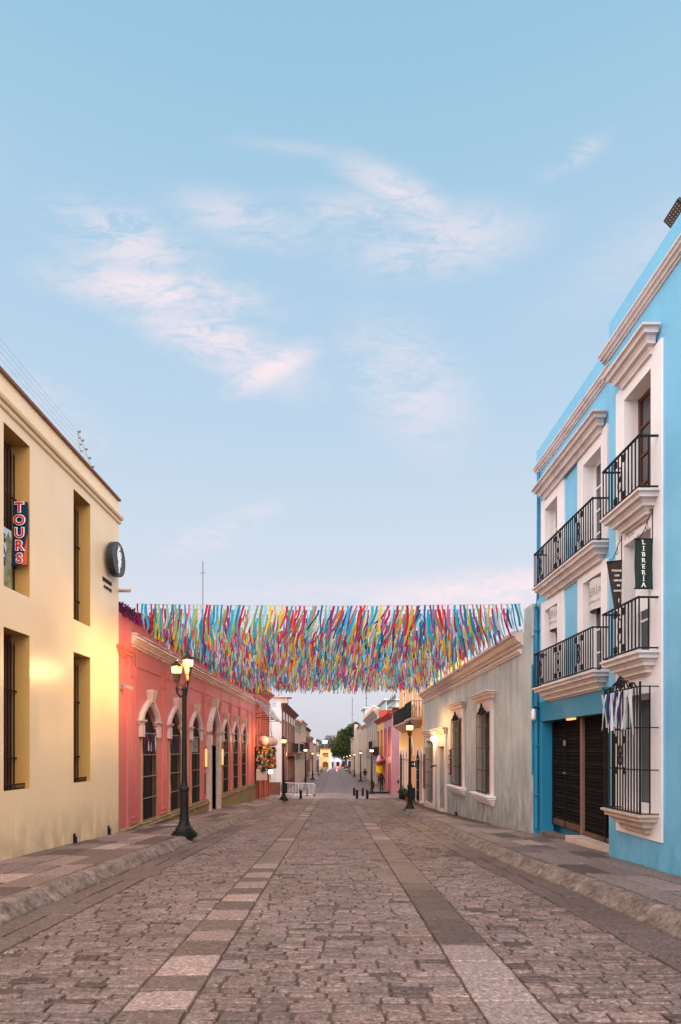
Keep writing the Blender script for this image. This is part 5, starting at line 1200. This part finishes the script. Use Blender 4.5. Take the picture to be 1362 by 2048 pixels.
# masts on the roofs
for (x, y_, z0, z1, r, lab) in ((-8.6, 40, 4, 13.9, .022, 'thin dark radio mast behind the rose house'), (-4.7, 52, 5.9, 9.0, .02, 'short radio mast on the white corner house roof'), (5.5, 104, 8.6, 13.5, .05, 'tall thin mast on the gabled house roof'), (4.5, 150, 4, 14.5, .05, 'faint red mast far down the right row'),
                                (6.8, 60, 4.6, 8.6, .03, 'thin mast with a small dish behind the yellow house'), (6.9, 49, 4.6, 7.6, .03, 'mast beside the orange house roof')):
    t = empty('antenna_mast', (x, y_, z0), lab, 'antenna'); mb = MB(); mb.tube([(x, y_, z0), (x, y_, z1)], r, 5); mb.build('pole', m_iron, t)
    mb = MB(); h = z1 - z0
    for k, f in enumerate((.35, .6, .92)): mb.tube([(x - .02 * h * (3 - k), y_, z0 + h * f), (x + .02 * h * (3 - k), y_, z0 + h * f)], r * .6, 4)
    mb.build('cross_arm', m_iron, t)
# roof railings with plants over the pink corner house
t = empty('roof_railing', RP(54, -.5, 4.9), 'spiky iron railing along the roof of the lilac corner house', 'railing'); mb = MB(RP)
for k in range(10): u = 50.3 + k * .85; mb.tube([(u, -.3, 4.6), (u, -.3, 5.8 + .5 * (k % 2))], .02, 4); scroll(mb, u, -.3, 5.9, .16, .02)
mb.tube([(50.3, -.3, 5.4), (58, -.3, 5.4)], .02, 4); mb.build('iron_bars', m_iron, t)
# shop goods on the right beyond the crossing
t = empty('hanging_clothes', RP(57.6, .4, -.2), 'bundle of white and yellow clothes hanging outside the shop beyond the crossing', 'clothes'); c = RP(57.6, .45, 0)
mb = MB(); mb.lathe(c.x, c.y, [(.15, -.75), (.30, -.6), (.36, -.1), (.25, .1)], 9); mb.build('yellow_cloth', M('yellow_cloth', (.75, .52, .02), .8), t); mb = MB(); mb.lathe(c.x - .05, c.y, [(.22, .1), (.30, .3), (.2, .75), (.1, 1.0)], 9); mb.build('white_cloth', M('pale_cloth', (.5, .48, .52), .8, (.2, .15, .2), 6, .8), t)
mb = MB(); mb.lathe(c.x + .1, c.y, [(.05, -1.5), (.2, -1.4), (.28, -.9), (.15, -.75)], 8); mb.build('dark_cloth', m_wood, t)
mb = MB(RP); mb.rings([[(u_, w_, z_) for u_, w_, z_ in ((56.2, 0, .75), (56.2, .9, .35), (56.2, .9, .25), (56.2, 0, .55))], [(u_, w_, z_) for u_, w_, z_ in ((59.8, 0, .75), (59.8, .9, .35), (59.8, .9, .25), (59.8, 0, .55))]]); tag(mb.build('shop_awning', mredt), 'dark red awning over the shop beyond the crossing', 'awning')

# yellow portal, square, trees
g = road_z(200); t = empty('yellow_portal', (-2.8, 200, g), 'yellow portal with an arched gate and open upper window at the street end', 'building')
PF = lambda u, w, z: Vector((u, 200 - w, z)); yo_ = [op(-3.55, -1.95, -2.6, 1.5 - 16.5 * 200 / 1220 + 2.6 - .5, .6), op(-3.6, -1.9, .4, 1.0 if False else -.0 + 1.0, .6)]
yo_ = [op(-3.75, -1.85, -6, -3.0, .8, .85), op(-3.75, -1.85, -.95, .55, .8)]
facade(PF, -4.5, -1.15, -6, 1.9, yo_, 0, 0, thick=.8, depth=.1, roof=False).build('wall', M('portal_yellow', (.72, .47, .16), .7, (.6, .38, .13), .6, .6), t)
mb = MB(); mb.box(-4.7, -.95, 199.6, 201.2, 1.9, 2.2); mb.build('portal_roof', mbr, t)
mb = MB(); mb.box(-3.7, -1.9, 200.7, 200.8, -.9, .5); mb.box(-3.7, -1.9, 200.7, 200.8, -4.0, -2.4); mb.build('gate_panel', m_rose, t)
mb = MB()
for k in range(7): mb.tube([(-3.6 + .28 * k, 200.3, -5), (-3.6 + .28 * k, 200.3, -2.6)], .05, 4)
mb.build('gate_bars', m_iron, t)
sg = empty('rooftop_billboard', (-2.6, 215, 4), 'white rooftop billboard above the yellow portal', 'billboard'); mb = MB(); mb.box(-4.2, -2.3, 215, 215.2, 3.8, 5.0); mb.build('panel', m_ink, sg); mb = MB(); mb.tube([(-3.3, 215.1, -3), (-3.3, 215.1, 3.9)], .15, 6); mb.build('pole', m_galv, sg)
far_house(Frame(-6, 0, 1), 214, 235, 2.6, mw1, mbr, 'distant flat-roofed white house behind the yellow portal', 5, 1, -5)
bb = empty('far_market_house', (2, 260, -5.6), 'low lilac and white building closing the street beyond the square', 'building')
PM = lambda u, w, z: Vector((u, 260 - w, z)); fo_ = [op(u, u + 1.3, -6.5, -3.2, .5) for u in (-4, -1.5, 1, 3.4, 6)]
facade(PM, -8, 12, -7, -.2, fo_, 0, 0).build('wall', M('far_lilac_wall', (.42, .38, .46), .8, (.28, .25, .3), .4, .8), bb)
for o in fo_: backing(PM, o, 0, m_dark, bb, 'doorway')
for i, x in enumerate((-1.0, 1.4)):
    t = empty('market_tent', (x, 235, road_z(235)), ['white market tent left of the road end', 'white market tent right of the road end'][i], 'tent', 'market tents'); z = road_z(235); mb = MB()
    mb.rings([[(x + sx * r, 235 + sy * r, zz) for sx, sy in ((-1, -1), (1, -1), (1, 1), (-1, 1))] for r, zz in ((1.0, z + 2.2), (1.05, z + 2.6), (.1, z + 3.4))]); mb.build('canopy', m_ink, t); mb = MB()
    for sx in (-1, 1):
        for sy in (-1, 1): mb.tube([(x + sx * .95, 235 + sy * .95, z), (x + sx * .95, 235 + sy * .95, z + 2.3)], .05, 4)
    mb.build('tent_poles', m_galv, t)
gz = road_z(196); t = empty('red_road_barrier', (1.0, 196, gz), 'small red and white road barrier at the far end of the street', 'barrier')
mb = MB(); mb.rings([[(.55 + k, 195.7 + d * .0 - w, z) for k, w, z in ((0, .3, gz), (1.0, .3, gz), (1.0, -.3, gz), (0, -.3, gz))] if zz == 0 else [(.6 + k, 195.7 - w, gz + zz) for k, w in ((0, .12), (.9, .12), (.9, -.12), (0, -.12))] for zz, d in ((0, 0), (.95, 0))]); mb.build('body', M('red_plastic', (.7, .05, .03), .5), t); mb = MB(); mb.box(.9, 1.25, 195.38, 195.46, gz + .3, gz + .7); mb.build('white_panel', m_ink, t)
mb = MB(); z = road_z(195); mb.lathe(-1.15, 195, [(.45, z), (.45, z + 4.8), (.5, z + 5.0), (.48, z + 5.2)], 8); tag(mb.build('banner_pillar', mpale), 'pale green pillar right of the yellow portal', 'pillar')

def tree(x, y_, z, trunk_h, blobs, nleaf, leaf, label, m1=m_leaf, m2=m_leaf2, group=None):
    t = empty('tree', (x, y_, z), label, 'tree', group); mb = MB()
    mb.tube([(x, y_, z), (x + .1, y_, z + trunk_h * .5), (x, y_, z + trunk_h)], [.45, .35, .28], 8)
    for bx, by, bz, r in blobs: mb.tube([(x, y_, z + trunk_h * .8), (x + bx * .5, y_ + by * .5, z + trunk_h + (bz - trunk_h) * .6), (x + bx, y_ + by, z + bz)], [.2, .12, .04], 5)
    mb.build('trunk', m_bark, t); c1, c2 = MB(), MB(); tot = sum(b[3] ** 2 for b in blobs)
    for bx, by, bz, r in blobs:
        for k in range(int(nleaf * r * r / tot)):
            d = Vector((random.gauss(0, 1), random.gauss(0, 1), random.gauss(0, 1))).normalized(); rr = r * random.uniform(.45, 1.08) * (1 + .25 * noise.noise(d * 2.2 + Vector((bx, by, bz))))
            p = Vector((x + bx, y_ + by, z + bz)) + d * rr; s = leaf * random.uniform(.6, 1.3); a = Vector((random.uniform(-1, 1), random.uniform(-1, 1), random.uniform(-.6, .6))).normalized() * s; b = a.cross(Vector((random.uniform(-1, 1), random.uniform(-1, 1), random.uniform(-1, 1)))).normalized() * s * .7
            (c1 if noise.noise(p * .35) > -.05 + random.uniform(-.1, .1) else c2).q([tuple(p - a), tuple(p + b), tuple(p + a), tuple(p - b)])
    cr_ = c1.build('crown', m1, t, fixn=False); c2.build('leaf_clumps', m2, cr_, fixn=False)
tree(4.0, 212, road_z(212), 4, [(0, 0, 9.5, 3.4), (-2.2, 0, 7.6, 2.8), (2.0, 1, 10.5, 3.2), (-.8, 1, 11.6, 2.2), (2.2, 0, 13.0, 2.3), (-3.3, 0, 5.6, 2.0), (1.5, -1, 6.5, 3.2), (-.5, 0, 5.5, 2.6), (3.5, 1, 14.8, 1.4)], 15000, .26, 'big dark green tree rising behind the right row at the end of the street')
for i, (x, y_, h, r) in enumerate(((-7.5, 330, 10, 3.2), (-2.0, 340, 12.4, 3.5), (2.2, 350, 12.6, 3.2), (-12, 335, 9, 3.5))):
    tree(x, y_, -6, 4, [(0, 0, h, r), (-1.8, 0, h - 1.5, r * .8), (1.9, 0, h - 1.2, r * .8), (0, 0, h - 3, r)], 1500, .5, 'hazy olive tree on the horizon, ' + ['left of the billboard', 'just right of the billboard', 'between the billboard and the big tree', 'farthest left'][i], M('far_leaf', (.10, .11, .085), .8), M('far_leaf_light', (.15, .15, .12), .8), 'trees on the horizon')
hl = MB()
for k in range(31): x = -900 + 60 * k; hl.v += [Vector((x, 700, -14)), Vector((x, 800, -8 + 9 * (1 + noise.noise(Vector((k * .4, 0, 0)))))), Vector((x, 890, -14))]
for k in range(30):
    a = k * 3; hl.f += [[a, a + 3, a + 4, a + 1], [a + 1, a + 4, a + 5, a + 2]]; hl.m += [0, 0]
tag(hl.build('hills', M('hill_scrub', (.16, .16, .16), .9, (.12, .12, .11), .01, .6)), kind='structure')

# ------------------------------------------------------------------ people
def person(x, y_, z, h, label, top, bottom, skin, hair, heading=0.0, stride=.16):
    t = empty('person', (x, y_, z), label, 'person'); s = h / 1.75
    J = {'pel': (0, 0, .95), 'wai': (0, .01, 1.10), 'che': (0, .02, 1.32), 'nk': (0, .02, 1.49), 'hd': (0, .0, 1.60), 'ht': (0, .0, 1.70)}
    for sd_, n_ in ((-1, 'l'), (1, 'r')):
        st = stride * sd_; J[n_ + 'hip'] = (.09 * sd_, 0, .90); J[n_ + 'kn'] = (.10 * sd_, -.02 + st * .5, .50); J[n_ + 'an'] = (.10 * sd_, .04 + st, .09 if sd_ < 0 else .11); J[n_ + 'to'] = (.11 * sd_, -.12 + st, .04)
        J[n_ + 'sh'] = (.19 * sd_, .02, 1.42); J[n_ + 'el'] = (.24 * sd_, .04 - st * .4, 1.15); J[n_ + 'wr'] = (.23 * sd_, -.06 - st * .6, .92); J[n_ + 'ha'] = (.22 * sd_, -.09 - st * .6, .83)
    rad = {'pel': .15, 'wai': .13, 'che': .155, 'nk': .055, 'hd': .095, 'ht': .075, 'hip': .10, 'kn': .062, 'an': .042, 'to': .04, 'sh': .07, 'el': .045, 'wr': .030, 'ha': .034}
    E = [('pel', 'wai'), ('wai', 'che'), ('che', 'nk'), ('nk', 'hd'), ('hd', 'ht')]
    for n_ in 'lr': E += [('pel', n_ + 'hip'), (n_ + 'hip', n_ + 'kn'), (n_ + 'kn', n_ + 'an'), (n_ + 'an', n_ + 'to'), ('che', n_ + 'sh'), (n_ + 'sh', n_ + 'el'), (n_ + 'el', n_ + 'wr'), (n_ + 'wr', n_ + 'ha')]
    keys = list(J); me = bpy.data.meshes.new('b'); me.from_pydata([J[k] for k in keys], [(keys.index(a), keys.index(b)) for a, b in E], [])
    o = bpy.data.objects.new('b', me); COL.objects.link(o); o.modifiers.new('s', 'SKIN'); sv = me.skin_vertices[0].data
    for i, k in enumerate(keys):
        r = rad.get(k, rad.get(k[1:], .05)); f = 1.15 if k in ('pel', 'che', 'wai') else 1; sv[i].radius = (r * f, r * (.75 if k in ('pel', 'che', 'wai') else 1)); sv[i].use_root = k == 'pel'
    m_ = o.modifiers.new('u', 'SUBSURF'); m_.levels = 2; m_.render_levels = 2
    bm_ = bpy.data.meshes.new_from_object(o.evaluated_get(bpy.context.evaluated_depsgraph_get())); bpy.data.objects.remove(o)
    c_, s_ = math.cos(heading), math.sin(heading); head_f = []
    for m__ in (skin, top, bottom, m_iron): bm_.materials.append(m__)
    for p in bm_.polygons:
        q = p.center; p.material_index = 0 if (q.z > 1.50 or (abs(q.x) > .17 and q.z < .90)) else (1 if q.z > .93 else (2 if q.z > .12 else 3)); p.use_smooth = True
    for v in bm_.vertices: a, b, d = v.co; v.co = ((a * c_ - b * s_) * s, (a * s_ + b * c_) * s, d * s)
    bo = bpy.data.objects.new('body', bm_); COL.objects.link(bo); bo.parent = t
    mb = MB(lambda a, b, d: Vector((x + (a * c_ - b * s_) * s, y_ + (a * s_ + b * c_) * s, z + d * s)))
    mb.rings([[(r * math.cos(k * math.pi / 5), .025 + r * math.sin(k * math.pi / 5), zz) for k in range(10)] for r, zz in ((.085, 1.56), (.108, 1.62), (.11, 1.69), (.085, 1.75), (.03, 1.775))]); mb.build('hair', hair, t, smooth=True)
    return t
cl_dark = M('black_jacket_cloth', (.012, .012, .014), .85); cl_green = M('dark_green_trousers', (.015, .03, .03), .85); cl_navy = M('navy_cloth', (.02, .025, .05), .85); skin_ = M('skin_brown', (.30, .16, .10), .6); hair_ = M('black_hair', (.01, .008, .007), .5); cl_grey = M('grey_cloth', (.14, .13, .14), .85); cl_pink = M('pink_cloth', (.4, .1, .16), .85)
person(px(763, 51.4), 51.4, road_z(51.4) + .0, 1.72, 'person in a black jacket and dark green trousers walking away by the pink corner house', cl_dark, cl_green, skin_, hair_, math.pi, .14)
person(px(730, 75), 75, side_z(75, 3.4), 1.66, 'person in black top and grey trousers walking by the grey stone house', cl_dark, cl_grey, skin_, hair_, math.pi, .12)
person(px(664.5, 196), 196, road_z(196), 1.7, 'tiny distant person in dark green near the yellow portal', cl_green, cl_dark, skin_, hair_, 0, .1)
person(px(683.5, 185), 185, road_z(185), 1.7, 'tiny distant person in dark clothes right of the red barrier', cl_dark, cl_dark, skin_, hair_, 2.6, .1)
person(px(691, 150), 150, side_z(150, 3.3), 1.68, 'tiny distant person in a pink top on the right pavement', cl_pink, cl_dark, skin_, hair_, 3, .1)
person(px(697, 140), 140, side_z(140, 3.3), 1.7, 'tiny distant person in navy beside the right lamps', cl_navy, cl_dark, skin_, hair_, .2, .1)
